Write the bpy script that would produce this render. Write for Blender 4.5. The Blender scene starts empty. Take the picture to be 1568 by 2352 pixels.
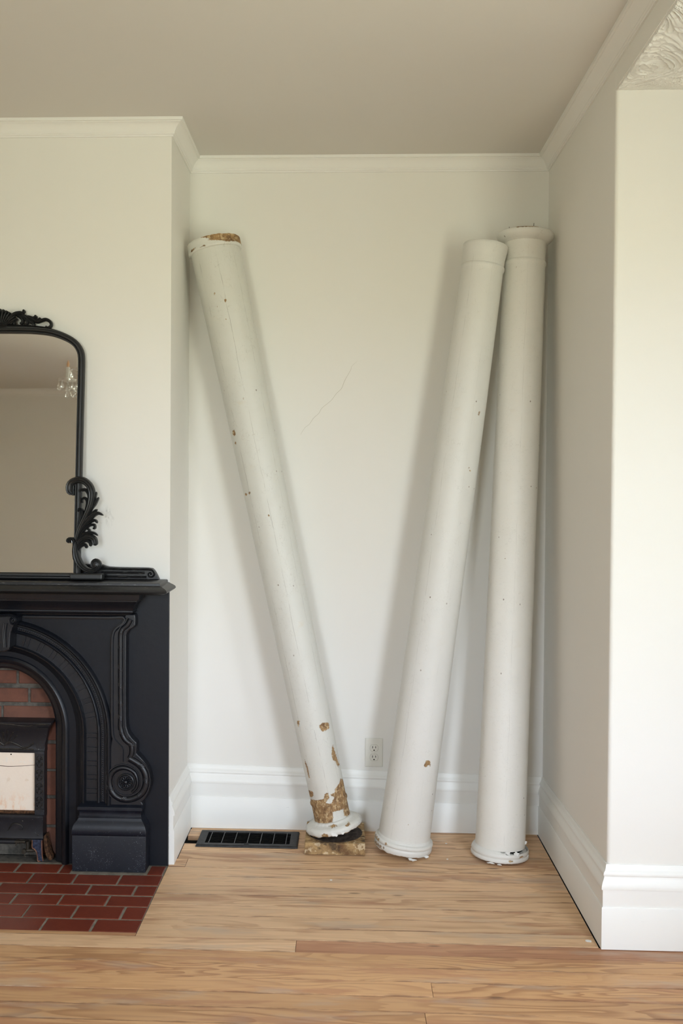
import bpy, math, random
import numpy as np
from mathutils import Vector, Matrix, noise

random.seed(7)
scene = bpy.context.scene
COL = scene.collection

# ------------------------------------------------------------------ camera
cam_d = bpy.data.cameras.new('camera')
cam = bpy.data.objects.new('camera', cam_d)
COL.objects.link(cam)
scene.camera = cam
cam_d.sensor_fit = 'VERTICAL'
cam_d.sensor_height = 36.0
cam_d.sensor_width = 24.0
cam_d.lens = 2133.92 / 2352 * 36.0
cam_d.shift_x = 68.97 / 2352
cam_d.shift_y = -22.39 / 2352
cam_d.clip_start = 0.02
YAW, PITCH, ROLL = 0.0375, -0.0162, 0.0067
_f = Vector((-math.sin(YAW) * math.cos(PITCH), math.cos(YAW) * math.cos(PITCH), math.sin(PITCH)))
_r = Vector((math.cos(YAW), math.sin(YAW), 0))
_u = _r.cross(_f)
_r2 = _r * math.cos(ROLL) + _u * math.sin(ROLL)
_u2 = -_r * math.sin(ROLL) + _u * math.cos(ROLL)
CAM = Vector((0.6346, -3.7171, 1.3731))
cam.matrix_world = Matrix(((_r2.x, _u2.x, -_f.x, CAM.x), (_r2.y, _u2.y, -_f.y, CAM.y),
                           (_r2.z, _u2.z, -_f.z, CAM.z), (0, 0, 0, 1)))

# ------------------------------------------------------------------ world, daylight, exposure
world = bpy.data.worlds.new('daylight_sky')
scene.world = world
world.use_nodes = True
_wt = world.node_tree
_bg = _wt.nodes['Background']
_tc = _wt.nodes.new('ShaderNodeTexCoord')
_sp = _wt.nodes.new('ShaderNodeSeparateXYZ')
_mr = _wt.nodes.new('ShaderNodeMapRange')
_mr.inputs[1].default_value, _mr.inputs[2].default_value = -0.04, 0.04
_mx = _wt.nodes.new('ShaderNodeMix')
_mx.data_type = 'RGBA'
_mx.inputs[6].default_value = (0.59, 0.61, 0.48, 1)      # lawn and foliage below the horizon
_mx.inputs[7].default_value = (0.86, 0.96, 1.10, 1)       # overcast sky above it
_wt.links.new(_tc.outputs['Generated'], _sp.inputs[0])
_wt.links.new(_sp.outputs[2], _mr.inputs[0])
_wt.links.new(_mr.outputs[0], _mx.inputs[0])
_wt.links.new(_mx.outputs[2], _bg.inputs[0])
_bg.inputs[1].default_value = SKY = 13.0


def window_portal(name, loc, direction, w, h):
    """guides the sky light through a window opening; gives off nothing itself"""
    d = bpy.data.lights.new(name, 'AREA')
    d.shape = 'RECTANGLE'
    d.size, d.size_y = w, h
    d.cycles.is_portal = True
    o = bpy.data.objects.new(name, d)
    COL.objects.link(o)
    o.location = loc
    o.rotation_euler = Vector(direction).to_track_quat('-Z', 'Y').to_euler()
    return o


# daylight enters by the room's windows, all of them beside or behind the camera
window_portal('portal_bay_angled', (1.97, -3.235, 1.31), (-0.695, 0.72, 0), 0.68, 1.62)
window_portal('portal_bay_outer', (2.475, -2.20, 1.31), (-1, 0, 0), 0.36, 1.62)
window_portal('portal_front', (-0.20, -5.025, 1.40), (0, 1, 0), 0.80, 1.7)


scene.view_settings.view_transform = 'Standard'
scene.view_settings.look = 'None'
scene.view_settings.gamma = 1.0
scene.view_settings.use_curve_mapping = False
scene.view_settings.exposure = 0.63
scene.cycles.max_bounces = 10
scene.cycles.diffuse_bounces = 6
scene.cycles.adaptive_threshold = 0.08
scene.cycles.caustics_reflective = False
scene.cycles.caustics_refractive = False


# ------------------------------------------------------------------ node helpers
class NT:
    def __init__(self, name, rough=0.5, spec=0.5):
        self.m = bpy.data.materials.new(name)
        self.m.use_nodes = True
        self.t = self.m.node_tree
        self.b = self.t.nodes['Principled BSDF']
        self.b.inputs['Roughness'].default_value = rough
        self.b.inputs['Specular IOR Level'].default_value = spec

    def n(self, kind, **kw):
        nd = self.t.nodes.new(kind)
        for k, v in kw.items():
            setattr(nd, k, v)
        return nd

    def put(self, sock, v):
        if hasattr(v, 'is_linked') or isinstance(v, bpy.types.NodeSocket):
            self.t.links.new(v, sock)
        else:
            if isinstance(v, (tuple, list)) and len(v) == 3 and sock.type == 'RGBA':
                v = (*v, 1)
            sock.default_value = v

    def math(self, op, a, b=0.0, c=None, clamp=False):
        nd = self.n('ShaderNodeMath', operation=op, use_clamp=clamp)
        self.put(nd.inputs[0], a)
        self.put(nd.inputs[1], b)
        if c is not None:
            self.put(nd.inputs[2], c)
        return nd.outputs[0]

    def coord(self, which='Object'):
        return self.n('ShaderNodeTexCoord').outputs[which]

    def xyz(self, v):
        s = self.n('ShaderNodeSeparateXYZ')
        self.put(s.inputs[0], v)
        return s.outputs[0], s.outputs[1], s.outputs[2]

    def comb(self, x, y, z):
        s = self.n('ShaderNodeCombineXYZ')
        for i, v in enumerate((x, y, z)):
            self.put(s.inputs[i], v)
        return s.outputs[0]

    def scaled(self, v, s, off=(0, 0, 0)):
        m = self.n('ShaderNodeMapping')
        self.put(m.inputs['Vector'], v)
        m.inputs['Scale'].default_value = s
        m.inputs['Location'].default_value = off
        return m.outputs[0]

    def noise(self, v, scale=5.0, detail=3.0, rough=0.5, dist=0.0):
        nd = self.n('ShaderNodeTexNoise')
        self.put(nd.inputs['Vector'], v)
        nd.inputs['Scale'].default_value = scale
        nd.inputs['Detail'].default_value = detail
        nd.inputs['Roughness'].default_value = rough
        nd.inputs['Distortion'].default_value = dist
        return nd.outputs[0]

    def voronoi(self, v, scale=5.0, feature='F1', rnd=1.0):
        nd = self.n('ShaderNodeTexVoronoi', feature=feature)
        self.put(nd.inputs['Vector'], v)
        nd.inputs['Scale'].default_value = scale
        nd.inputs['Randomness'].default_value = rnd
        return nd.outputs['Distance']

    def step(self, v, lo, hi):
        nd = self.n('ShaderNodeMapRange', interpolation_type='SMOOTHSTEP')
        self.put(nd.inputs[0], v)
        nd.inputs[1].default_value = lo
        nd.inputs[2].default_value = hi
        return nd.outputs[0]

    def mix(self, f, a, b):
        nd = self.n('ShaderNodeMix', data_type='RGBA')
        self.put(nd.inputs[0], f)
        self.put(nd.inputs[6], a)
        self.put(nd.inputs[7], b)
        return nd.outputs[2]

    def color(self, c):
        self.put(self.b.inputs['Base Color'], c)
        return self

    def bump(self, h, strength=0.3, dist=0.002):
        nd = self.n('ShaderNodeBump')
        nd.inputs['Strength'].default_value = strength
        nd.inputs['Distance'].default_value = dist
        self.put(nd.inputs['Height'], h)
        self.t.links.new(nd.outputs[0], self.b.inputs['Normal'])
        return self


M = {}


def mat_wall(name, c, var=0.03):
    t = NT(name, 0.75, 0.25)
    p = t.coord()
    n = t.noise(p, 1.7, 2)
    c2 = tuple(x * (1 - var) for x in c)
    base = t.mix(n, c, c2)
    t.color(base)
    return t.m


M['wall'] = mat_wall('wall_paint', (0.80, 0.788, 0.745))
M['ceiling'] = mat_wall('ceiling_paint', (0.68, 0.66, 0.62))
M['plaster'] = mat_wall('bay_ceiling_plaster', (0.80, 0.80, 0.76))


def mat_chimney_wall():
    # the same wall paint with the sooty finger smudge beside the mirror
    t = NT('chimney_wall_paint', 0.75, 0.25)
    p = t.coord()
    n = t.noise(p, 1.7, 2)
    base = t.mix(n, (0.80, 0.788, 0.745), (0.776, 0.764, 0.722))
    x, y, z = t.xyz(p)
    dx = t.math('DIVIDE', t.math('ADD', x, 0.222), 0.022)
    dz = t.math('DIVIDE', t.math('SUBTRACT', z, 1.262), 0.05)
    d = t.math('ADD', t.math('MULTIPLY', dx, dx), t.math('MULTIPLY', dz, dz))
    fade = t.step(d, 1.0, 0.0)
    streak = t.noise(t.scaled(p, (60, 1, 22)), 1.0, 4, 0.6, 1.2)
    f = t.math('MULTIPLY', fade, t.step(streak, 0.45, 0.75))
    t.color(t.mix(t.math('MULTIPLY', f, 0.55), base, (0.16, 0.15, 0.13)))
    return t.m


M['chimney_wall'] = mat_chimney_wall()


def mat_trim():
    t = NT('white_trim_paint', 0.42, 0.45)
    p = t.coord()
    n = t.noise(p, 3, 2)
    scuff = t.step(t.noise(t.scaled(p, (14, 14, 40)), 1.0, 3, 0.7), 0.70, 0.78)
    low = t.step(t.xyz(p)[2], 0.22, 0.02)
    f = t.math('MULTIPLY', t.math('MULTIPLY', scuff, low), 0.25)
    t.color(t.mix(f, t.mix(n, (0.84, 0.84, 0.81), (0.80, 0.80, 0.765)), (0.40, 0.37, 0.34)))
    return t.m


M['trim'] = mat_trim()
M['crown'] = mat_wall('crown_paint', (0.82, 0.815, 0.785))


def simple(name, c, rough=0.5, spec=0.5, metal=0.0, bump=None, var=None):
    t = NT(name, rough, spec)
    t.b.inputs['Metallic'].default_value = metal
    p = t.coord()
    if var:
        t.color(t.mix(t.step(t.noise(p, var[0], 5, 0.65), 0.35, 0.7), c, var[1]))
    else:
        t.color(t.mix(t.noise(p, 9, 3), c, tuple(x * 0.9 for x in c)))
    if bump:
        t.bump(t.noise(p, bump[0], 4, 0.6), bump[1], 0.002)
    return t.m


def mat_black(name, c, rough, dust=0.0, scale=1.0, spec=0.5):
    t = NT(name, rough, spec)
    p = t.coord()
    n = t.noise(p, 14, 5, 0.6)
    base = t.mix(n, c, tuple(x * 1.6 for x in c))
    if dust:
        x, y, z = t.xyz(p)
        spk = t.noise(p, 260 * scale, 2, 0.5)
        dens = t.noise(p, 17, 3, 0.6)
        low = t.step(z, 0.24, 0.01)
        th = t.math('ADD', t.math('MULTIPLY', dens, 0.26), t.math('MULTIPLY', low, 0.06 * dust))
        f = t.step(t.math('ADD', spk, th), 0.85, 0.92)
        base = t.mix(t.math('MULTIPLY', f, 0.5), base, (0.40, 0.42, 0.46))
        base = t.mix(t.math('MULTIPLY', t.step(dens, 0.5, 0.8), 0.25), base, (0.045, 0.05, 0.065))
    t.color(base)
    rr = t.math('ADD', t.math('MULTIPLY', n, 0.22), rough - 0.1)
    t.put(t.b.inputs['Roughness'], rr)
    t.bump(t.noise(p, 45, 4, 0.6), 0.18, 0.002)
    return t.m


M['iron'] = mat_black('black_painted_slate', (0.0042, 0.005, 0.0075), 0.38, 0.0, 1.0, 0.52)
M['iron_panel'] = mat_black('black_spandrel_paint', (0.004, 0.005, 0.008), 0.42, 0.0, 1.0, 0.30)
M['iron_dusty'] = mat_black('dusty_black_slate', (0.004, 0.0055, 0.010), 0.42, 1.0, 1.3, 0.45)
M['shelf'] = mat_black('black_shelf_paint', (0.008, 0.008, 0.009), 0.36)
M['mirror_frame'] = mat_black('black_resin_frame', (0.0075, 0.008, 0.0085), 0.42, 0.0, 1.0, 0.6)
M['heater_relief'] = simple('worn_cast_iron', (0.030, 0.028, 0.026), 0.4, 0.5, 0.5, (160, 0.4), (60, (0.075, 0.065, 0.055)))
M['heater'] = mat_black('old_stove_iron', (0.010, 0.010, 0.012), 0.45, 0.35)


def mat_worn_shelf():
    t = NT('worn_black_shelf', 0.38, 0.5)
    p = t.coord()
    x, y, z = t.xyz(p)
    n = t.noise(p, 14, 5, 0.6)
    base = t.mix(n, (0.007, 0.007, 0.008), (0.013, 0.013, 0.014))
    w = t.noise(t.scaled(p, (45, 120, 260)), 1.0, 4, 0.65)
    zone = t.math('MULTIPLY', t.step(x, -0.30, -0.20), t.step(z, 1.012, 1.026))
    f = t.math('MULTIPLY', t.step(w, 0.60, 0.66), zone)
    t.color(t.mix(t.math('MULTIPLY', f, 0.5), base, (0.20, 0.19, 0.17)))
    t.bump(t.noise(p, 45, 4, 0.6), 0.15, 0.002)
    return t.m


M['shelf'] = mat_worn_shelf()


def mat_glass_mirror():
    t = NT('mirror_glass', 0.02, 0.5)
    t.b.inputs['Metallic'].default_value = 1.0
    p = t.coord()
    t.color(t.mix(t.noise(p, 2, 2), (0.95, 0.955, 0.94), (0.94, 0.945, 0.93)))
    return t.m


M['mirror'] = mat_glass_mirror()


def mat_tile():
    t = NT('red_hearth_tile', 0.40, 0.45)
    p = t.coord()
    r = t.n('ShaderNodeObjectInfo').outputs['Random']
    n = t.noise(p, 22, 5, 0.65)
    c = t.mix(n, (0.135, 0.022, 0.011), (0.205, 0.042, 0.020))
    c = t.mix(t.math('MULTIPLY', r, 0.35), c, (0.10, 0.020, 0.011))
    dust = t.step(t.noise(p, 70, 4, 0.7), 0.64, 0.78)
    y = t.xyz(p)[1]
    back = t.step(y, -0.75, -0.45)
    c = t.mix(t.math('MULTIPLY', t.math('MULTIPLY', dust, t.math('ADD', t.math('MULTIPLY', back, 0.8), 0.2)), 0.4), c, (0.33, 0.25, 0.22))
    t.color(c)
    t.bump(t.noise(p, 120, 4, 0.6), 0.15, 0.002)
    return t.m


M['tile'] = mat_tile()
M['mortar'] = simple('hearth_mortar', (0.25, 0.225, 0.18), 0.9, 0.2, 0, (160, 0.5), (30, (0.17, 0.15, 0.12)))
M['fire_mortar'] = simple('sooty_mortar', (0.14, 0.13, 0.11), 0.95, 0.1, 0, (120, 0.6), (25, (0.06, 0.057, 0.05)))


def mat_firebrick():
    t = NT('sooty_firebrick', 0.85, 0.2)
    p = t.coord()
    r = t.n('ShaderNodeObjectInfo').outputs['Random']
    n = t.noise(p, 16, 5, 0.7)
    c = t.mix(n, (0.105, 0.038, 0.024), (0.20, 0.085, 0.056))
    c = t.mix(t.math('MULTIPLY', r, 0.6), c, (0.20, 0.10, 0.07))
    soot = t.step(t.noise(p, 9, 4, 0.6), 0.45, 0.75)
    c = t.mix(t.math('MULTIPLY', soot, 0.65), c, (0.055, 0.038, 0.033))
    t.color(c)
    t.bump(t.noise(p, 90, 5, 0.7), 0.4, 0.002)
    return t.m


M['firebrick'] = mat_firebrick()


def mat_ceramic():
    t = NT('scorched_ceramic', 0.7, 0.3)
    p = t.coord()
    x, y, z = t.xyz(p)
    n = t.noise(p, 12, 5, 0.65)
    c = t.mix(n, (0.86, 0.72, 0.58), (0.90, 0.80, 0.68))
    scorch = t.math('MULTIPLY', t.step(t.noise(t.scaled(p, (1, 1, 0.6)), 38, 4, 0.6), 0.45, 0.68), t.step(z, 0.26, 0.185))
    c = t.mix(t.math('MULTIPLY', scorch, 0.75), c, (0.80, 0.42, 0.20))
    spots = t.step(t.noise(p, 30, 3, 0.6), 0.62, 0.72)
    c = t.mix(t.math('MULTIPLY', spots, 0.25), c, (0.62, 0.42, 0.22))
    ash = t.math('MULTIPLY', t.step(t.noise(p, 55, 4, 0.7), 0.50, 0.66), t.step(t.math('ABSOLUTE', t.math('SUBTRACT', z, 0.365)), 0.018, 0.006))
    c = t.mix(t.math('MULTIPLY', ash, 0.6), c, (0.80, 0.78, 0.72))
    t.color(c)
    t.bump(t.noise(p, 80, 4, 0.6), 0.25, 0.002)
    return t.m


M['ceramic'] = mat_ceramic()
M['rust'] = simple('rusted_iron', (0.030, 0.016, 0.009), 0.8, 0.3, 0.2, (150, 0.6), (110, (0.16, 0.075, 0.035)))
M['copper_edge'] = simple('copper_edging', (0.36, 0.17, 0.10), 0.5, 0.5, 0.5, None, (90, (0.16, 0.08, 0.05)))
M['blue_enamel'] = simple('chipped_blue_enamel', (0.008, 0.012, 0.03), 0.4, 0.5, 0, (110, 0.6), (140, (0.045, 0.06, 0.10)))
M['valve'] = simple('tarnished_brass', (0.055, 0.046, 0.034), 0.5, 0.5, 0.6, (90, 0.3))
M['dark'] = simple('dark_void', (0.006, 0.006, 0.005), 0.9, 0.1)
M['ash'] = simple('firebox_ash_floor', (0.12, 0.11, 0.095), 0.95, 0.1, 0, (60, 0.6), (22, (0.06, 0.055, 0.05)))
M['outlet'] = simple('ivory_outlet_plastic', (0.76, 0.75, 0.68), 0.4, 0.45)
M['register'] = simple('dull_black_register', (0.011, 0.011, 0.012), 0.5, 0.4, 0.2, (200, 0.2), (40, (0.032, 0.032, 0.032)))
M['louver'] = simple('register_louver', (0.010, 0.010, 0.011), 0.5, 0.5, 0.3)
M['nail'] = simple('rusty_nail', (0.05, 0.035, 0.025), 0.6, 0.4, 0.6)
M['flake'] = simple('peeled_paint', (0.80, 0.80, 0.765), 0.6, 0.3, 0, (120, 0.3))
M['candle'] = simple('candle_sleeve', (0.80, 0.80, 0.77), 0.4, 0.5)
M['bulb'] = simple('amber_bulb_glass', (0.75, 0.45, 0.25), 0.15, 0.5)
M['chrome'] = simple('silver_metal', (0.75, 0.75, 0.73), 0.2, 0.5, 1.0)
M['window_paint'] = simple('window_frame_paint', (0.80, 0.80, 0.78), 0.45, 0.4)


def mat_crystal():
    t = NT('crystal', 0.02, 0.5)
    t.b.inputs['Transmission Weight'].default_value = 1.0
    t.b.inputs['IOR'].default_value = 1.5
    p = t.coord()
    t.color(t.mix(t.noise(p, 8, 2), (0.97, 0.98, 0.98), (0.93, 0.95, 0.95)))
    return t.m


M['crystal'] = mat_crystal()


def mat_clear():
    t = NT('clear_glass', 0.05, 0.8)
    p = t.coord()
    t.color(t.mix(t.noise(p, 12, 2), (0.85, 0.86, 0.84), (0.75, 0.76, 0.74)))
    tr = t.n('ShaderNodeBsdfTransparent')
    mx = t.n('ShaderNodeMixShader')
    mx.inputs[0].default_value = 0.28
    t.t.links.new(tr.outputs[0], mx.inputs[1])
    t.t.links.new(t.b.outputs[0], mx.inputs[2])
    t.t.links.new(mx.outputs[0], t.t.nodes['Material Output'].inputs[0])
    return t.m


M['clear'] = mat_clear()


def mat_pane():
    t = NT('window_glass', 0.03, 0.5)
    tr = t.n('ShaderNodeBsdfTransparent')
    mx = t.n('ShaderNodeMixShader')
    fr = t.n('ShaderNodeFresnel')
    fr.inputs[0].default_value = 1.3
    t.t.links.new(fr.outputs[0], mx.inputs[0])
    t.t.links.new(tr.outputs[0], mx.inputs[1])
    t.t.links.new(t.b.outputs[0], mx.inputs[2])
    t.t.links.new(mx.outputs[0], t.t.nodes['Material Output'].inputs[0])
    return t.m


M['pane'] = mat_pane()


def mat_floor(name, tint=(1, 1, 1), red=0.0):
    t = NT(name, 0.5, 0.4)
    p = t.coord()
    r = t.n('ShaderNodeObjectInfo').outputs['Random']
    x, y, z = t.xyz(p)
    q = t.comb(t.math('ADD', x, t.math('MULTIPLY', r, 37.0)), t.math('ADD', y, t.math('MULTIPLY', r, 5.0)), z)
    # flat-sawn figure: contour lines of a long smooth noise
    fig = t.noise(t.scaled(q, (2.3, 17, 1)), 1.0, 1.5, 0.45, 0.3)
    band = t.math('FRACT', t.math('MULTIPLY', fig, t.math('ADD', 5.0, t.math('MULTIPLY', r, 5.0))))
    late = t.math('MULTIPLY', t.step(band, 0.35, 0.88), t.step(band, 1.0, 0.93))
    figured = t.step(t.noise(t.scaled(q, (0.8, 3, 1), (1, 8, 0)), 1.0, 2), 0.40, 0.60)
    late = t.math('MULTIPLY', late, t.math('ADD', 0.25, t.math('MULTIPLY', figured, 0.75)))
    fine = t.noise(t.scaled(q, (3.5, 260, 1)), 1.0, 3, 0.6)
    streak = t.noise(t.scaled(q, (2.0, 60, 1), (5, 2, 0)), 1.0, 3, 0.6)
    tone = t.noise(t.scaled(q, (1.3, 7, 1)), 1.0, 3, 0.6)
    T = tint
    early = t.mix(tone, (0.82 * T[0], 0.555 * T[1], 0.335 * T[2]), (0.70 * T[0], 0.455 * T[1], 0.26 * T[2]))
    c = t.mix(t.math('MULTIPLY', late, 0.60), early, (0.36 * T[0], 0.175 * T[1], 0.085 * T[2]))
    c = t.mix(t.math('MULTIPLY', t.step(fine, 0.35, 0.75), 0.14), c, (0.33, 0.19, 0.10))
    c = t.mix(t.math('MULTIPLY', t.step(streak, 0.52, 0.72), 0.35), c, (0.38, 0.21, 0.115))
    # remains of the old reddish finish, in long streaks
    st = t.noise(t.scaled(q, (1.9, 17, 1), (3, 1, 0)), 1.0, 5, 0.62)
    stm = t.step(st, 0.53 - red, 0.64 - red)
    c = t.mix(t.math('MULTIPLY', stm, 0.55), c, (0.40, 0.185, 0.10))
    # grey worn film
    gr = t.step(t.noise(t.scaled(q, (2.6, 11, 1), (9, 4, 0)), 1.0, 4, 0.6), 0.52, 0.70)
    c = t.mix(t.math('MULTIPLY', gr, 0.45), c, (0.46, 0.385, 0.31))
    # darkened seams along some stretches of the board edges (filled with old varnish and dirt)
    ed = t.n('ShaderNodeAttribute', attribute_name='edge').outputs['Fac']
    brk = t.step(t.noise(t.scaled(q, (3.0, 1, 1), (2, 6, 0)), 1.0, 4, 0.65), 0.40, 0.58)
    em = t.math('MULTIPLY', t.step(t.math('ADD', ed, t.math('MULTIPLY', t.noise(t.scaled(q, (14, 40, 1)), 1.0, 3), 0.5)), 1.13, 1.30), brk)
    c = t.mix(t.math('MULTIPLY', em, 0.72), c, (0.20, 0.095, 0.05))
    # knots and nail specks
    kn = t.voronoi(t.scaled(q, (2.4, 9, 1)), 1.0)
    c = t.mix(t.math('MULTIPLY', t.step(kn, 0.075, 0.025), 0.7), c, (0.12, 0.06, 0.035))
    v = t.math('ADD', 0.90, t.math('MULTIPLY', r, 0.17))
    hs = t.n('ShaderNodeHueSaturation')
    t.put(hs.inputs['Value'], v)
    t.put(hs.inputs['Color'], c)
    t.color(hs.outputs[0])
    t.put(t.b.inputs['Roughness'], t.math('ADD', 0.42, t.math('MULTIPLY', tone, 0.2)))
    t.bump(t.math('ADD', t.math('MULTIPLY', fine, 0.5), t.math('MULTIPLY', late, 0.4)), 0.18, 0.0015)
    return t.m


M['floor'] = mat_floor('sanded_pine_boards')
M['floor_warm_dimmed'] = mat_floor('warm_dimmed_pine_boards', (0.80, 0.70, 0.58), 0.02)  # foreground boards: warmer wood, tint also darkened to imitate weaker light there
M['floor_red'] = mat_floor('reddish_pine_board', (0.74, 0.60, 0.56), 0.12)


def mat_column(name, seams, craze, horiz=0.0, dirt=0.4, c0=(0.80, 0.79, 0.745), c1=(0.74, 0.73, 0.675)):
    """old brittle white paint over turned pine; 'bare' (metres, positive where the paint is gone) comes with the mesh"""
    t = NT(name, 0.55, 0.4)
    p = t.coord()
    x, y, z = t.xyz(p)
    th = t.math('ARCTAN2', x, t.math('MULTIPLY', y, -1.0))
    s = t.math('MULTIPLY', th, 0.085)
    cyl = t.comb(s, 0.0, z)
    at = t.n('ShaderNodeAttribute', attribute_name='bare')
    bare_d = t.math('ADD', at.outputs['Fac'], t.math('MULTIPLY', t.math('SUBTRACT', t.noise(cyl, 150, 5, 0.7), 0.5), 0.014))
    bare = t.step(bare_d, -0.0004, 0.0004)
    rim = t.math('MULTIPLY', t.step(bare_d, -0.0016, -0.0004), t.math('SUBTRACT', 1.0, bare))
    # crazed paint
    wob = t.noise(cyl, 40, 3, 0.5)
    cv = t.comb(t.math('ADD', s, t.math('MULTIPLY', wob, 0.012)), 0.0, t.math('ADD', z, t.math('MULTIPLY', t.noise(cyl, 33, 3), 0.02)))
    e = t.voronoi(t.scaled(cv, (95, 1, 60)), 1.0, 'DISTANCE_TO_EDGE')
    zone = t.step(t.noise(cyl, 9, 3, 0.6), 0.42, 0.60)
    crack = t.math('MULTIPLY', t.step(e, 0.032, 0.008), t.math('MULTIPLY', t.math('MULTIPLY', zone, t.step(t.noise(cyl, 55, 3), 0.42, 0.6)), craze))
    if horiz:
        hz = t.noise(t.scaled(cyl, (60, 1, 520)), 1.0, 3, 0.6)
        hzm = t.math('MULTIPLY', t.step(hz, 0.61, 0.67), t.step(t.noise(cyl, 7, 2), 0.45, 0.6))
        crack = t.math('MAXIMUM', crack, t.math('MULTIPLY', hzm, horiz))
    # long seams between the staves
    seam = None
    for th0, wide, amt in seams:
        w = t.math('MULTIPLY', t.math('SUBTRACT', t.noise(t.comb(th0 * 9.0, 0.0, z), 7.0, 4, 0.6), 0.5), 0.016)
        d = t.math('ABSOLUTE', t.math('ADD', t.math('SUBTRACT', s, th0 * 0.085), w))
        dash = t.step(t.noise(t.comb(th0 * 31.0, 1.0, z), 9.0, 6, 0.7), 0.40, 0.62)
        q = t.math('MULTIPLY', t.step(d, wide, wide * 0.35), t.math('MULTIPLY', dash, amt))
        seam = q if seam is None else t.math('MAXIMUM', seam, q)
    pits = t.math('MULTIPLY', t.step(t.voronoi(t.scaled(cyl, (24, 1, 17)), 1.0), 0.07, 0.045), t.step(t.noise(cyl, 6, 2), 0.44, 0.56))
    n = t.noise(cyl, 13, 4, 0.6)
    paint = t.mix(n, c0, c1)
    stain = t.step(t.noise(cyl, 11, 5, 0.65, 0.4), 0.60, 0.78)
    paint = t.mix(t.math('MULTIPLY', stain, dirt), paint, (0.62, 0.55, 0.42))
    paint = t.mix(t.math('MULTIPLY', crack, 0.5), paint, (0.34, 0.32, 0.27))
    if seam is not None:
        paint = t.mix(seam, paint, (0.13, 0.11, 0.085))
    paint = t.mix(t.math('MULTIPLY', pits, 0.8), paint, (0.16, 0.11, 0.07))
    g = t.noise(t.scaled(cyl, (330, 1, 30)), 1.0, 4, 0.6)
    blot = t.noise(cyl, 46, 4, 0.65)
    wood = t.mix(t.step(blot, 0.3, 0.7), (0.44, 0.28, 0.13), (0.15, 0.08, 0.038))
    wood = t.mix(t.math('MULTIPLY', t.step(t.noise(cyl, 58, 5, 0.65), 0.53, 0.58), 0.8), wood, (0.60, 0.46, 0.27))
    wood = t.mix(t.math('MULTIPLY', t.step(t.noise(t.scaled(cyl, (1, 1, 1), (3, 0, 5)), 95, 4, 0.65), 0.62, 0.68), 0.8), wood, (0.05, 0.032, 0.02))
    wood = t.mix(t.math('MULTIPLY', t.step(g, 0.45, 0.7), 0.45), wood, (0.17, 0.095, 0.045))
    c = t.mix(bare, paint, wood)
    c = t.mix(t.math('MULTIPLY', rim, 0.45), c, (0.30, 0.22, 0.14))
    t.color(c)
    hgt = t.math('SUBTRACT', t.math('MULTIPLY', t.noise(cyl, 75, 4, 0.65), 0.5), t.math('MULTIPLY', bare, 1.6))
    t.bump(hgt, 0.45, 0.0016)
    t.put(t.b.inputs['Roughness'], t.math('ADD', 0.45, t.math('MULTIPLY', bare, 0.35)))
    return t.m


M['col_left'] = mat_column('crackled_column_paint', [(0.02, 0.0008, 0.72), (-0.78, 0.0008, 0.72), (0.80, 0.0007, 0.5), (2.4, 0.001, 0.6), (-2.2, 0.001, 0.6)], 0.8, 0.0, 0.4, (0.66, 0.66, 0.615), (0.61, 0.605, 0.555))
M['col_mid'] = mat_column('smooth_column_paint', [(-0.52, 0.0007, 0.45), (0.45, 0.0006, 0.15), (2.2, 0.001, 0.5)], 0.45, 0.0, 0.15, (0.72, 0.715, 0.68), (0.67, 0.665, 0.625))
M['col_right'] = mat_column('checked_column_paint', [(0.16, 0.0007, 0.30), (-2.0, 0.001, 0.5)], 0.35, 0.7, 0.18)


M['ring_left'] = mat_column('flaking_foot_paint', [], 1.0, 0.0, 0.6, (0.72, 0.72, 0.68), (0.62, 0.61, 0.56))
M['ring_mid'] = mat_column('nicked_base_paint', [], 0.8, 0.0, 0.35, (0.72, 0.715, 0.68), (0.66, 0.655, 0.61))
M['ring_right'] = mat_column('torn_base_paint', [], 0.8, 0.0, 0.35, (0.76, 0.755, 0.72), (0.70, 0.69, 0.645))


def mat_wood_block():
    t = NT('weathered_block', 0.8, 0.25)
    p = t.coord()
    b = t.noise(p, 24, 5, 0.65)
    c = t.mix(t.step(b, 0.3, 0.7), (0.50, 0.34, 0.16), (0.17, 0.095, 0.045))
    pt = t.step(t.noise(t.scaled(p, (1, 1, 1), (4, 2, 0)), 30, 4, 0.65), 0.57, 0.62)
    c = t.mix(t.math('MULTIPLY', pt, 0.8), c, (0.62, 0.50, 0.33))
    dk = t.step(t.noise(t.scaled(p, (1, 1, 1), (0, 7, 1)), 15, 5, 0.65), 0.52, 0.64)
    c = t.mix(t.math('MULTIPLY', dk, 0.85), c, (0.05, 0.035, 0.025))
    t.color(c)
    t.bump(t.noise(p, 130, 5, 0.7), 0.5, 0.003)
    return t.m


M['block'] = mat_wood_block()
M['wood_end'] = simple('old_end_grain', (0.26, 0.17, 0.10), 0.85, 0.2, 0, (140, 0.6), (60, (0.10, 0.06, 0.035)))


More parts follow.
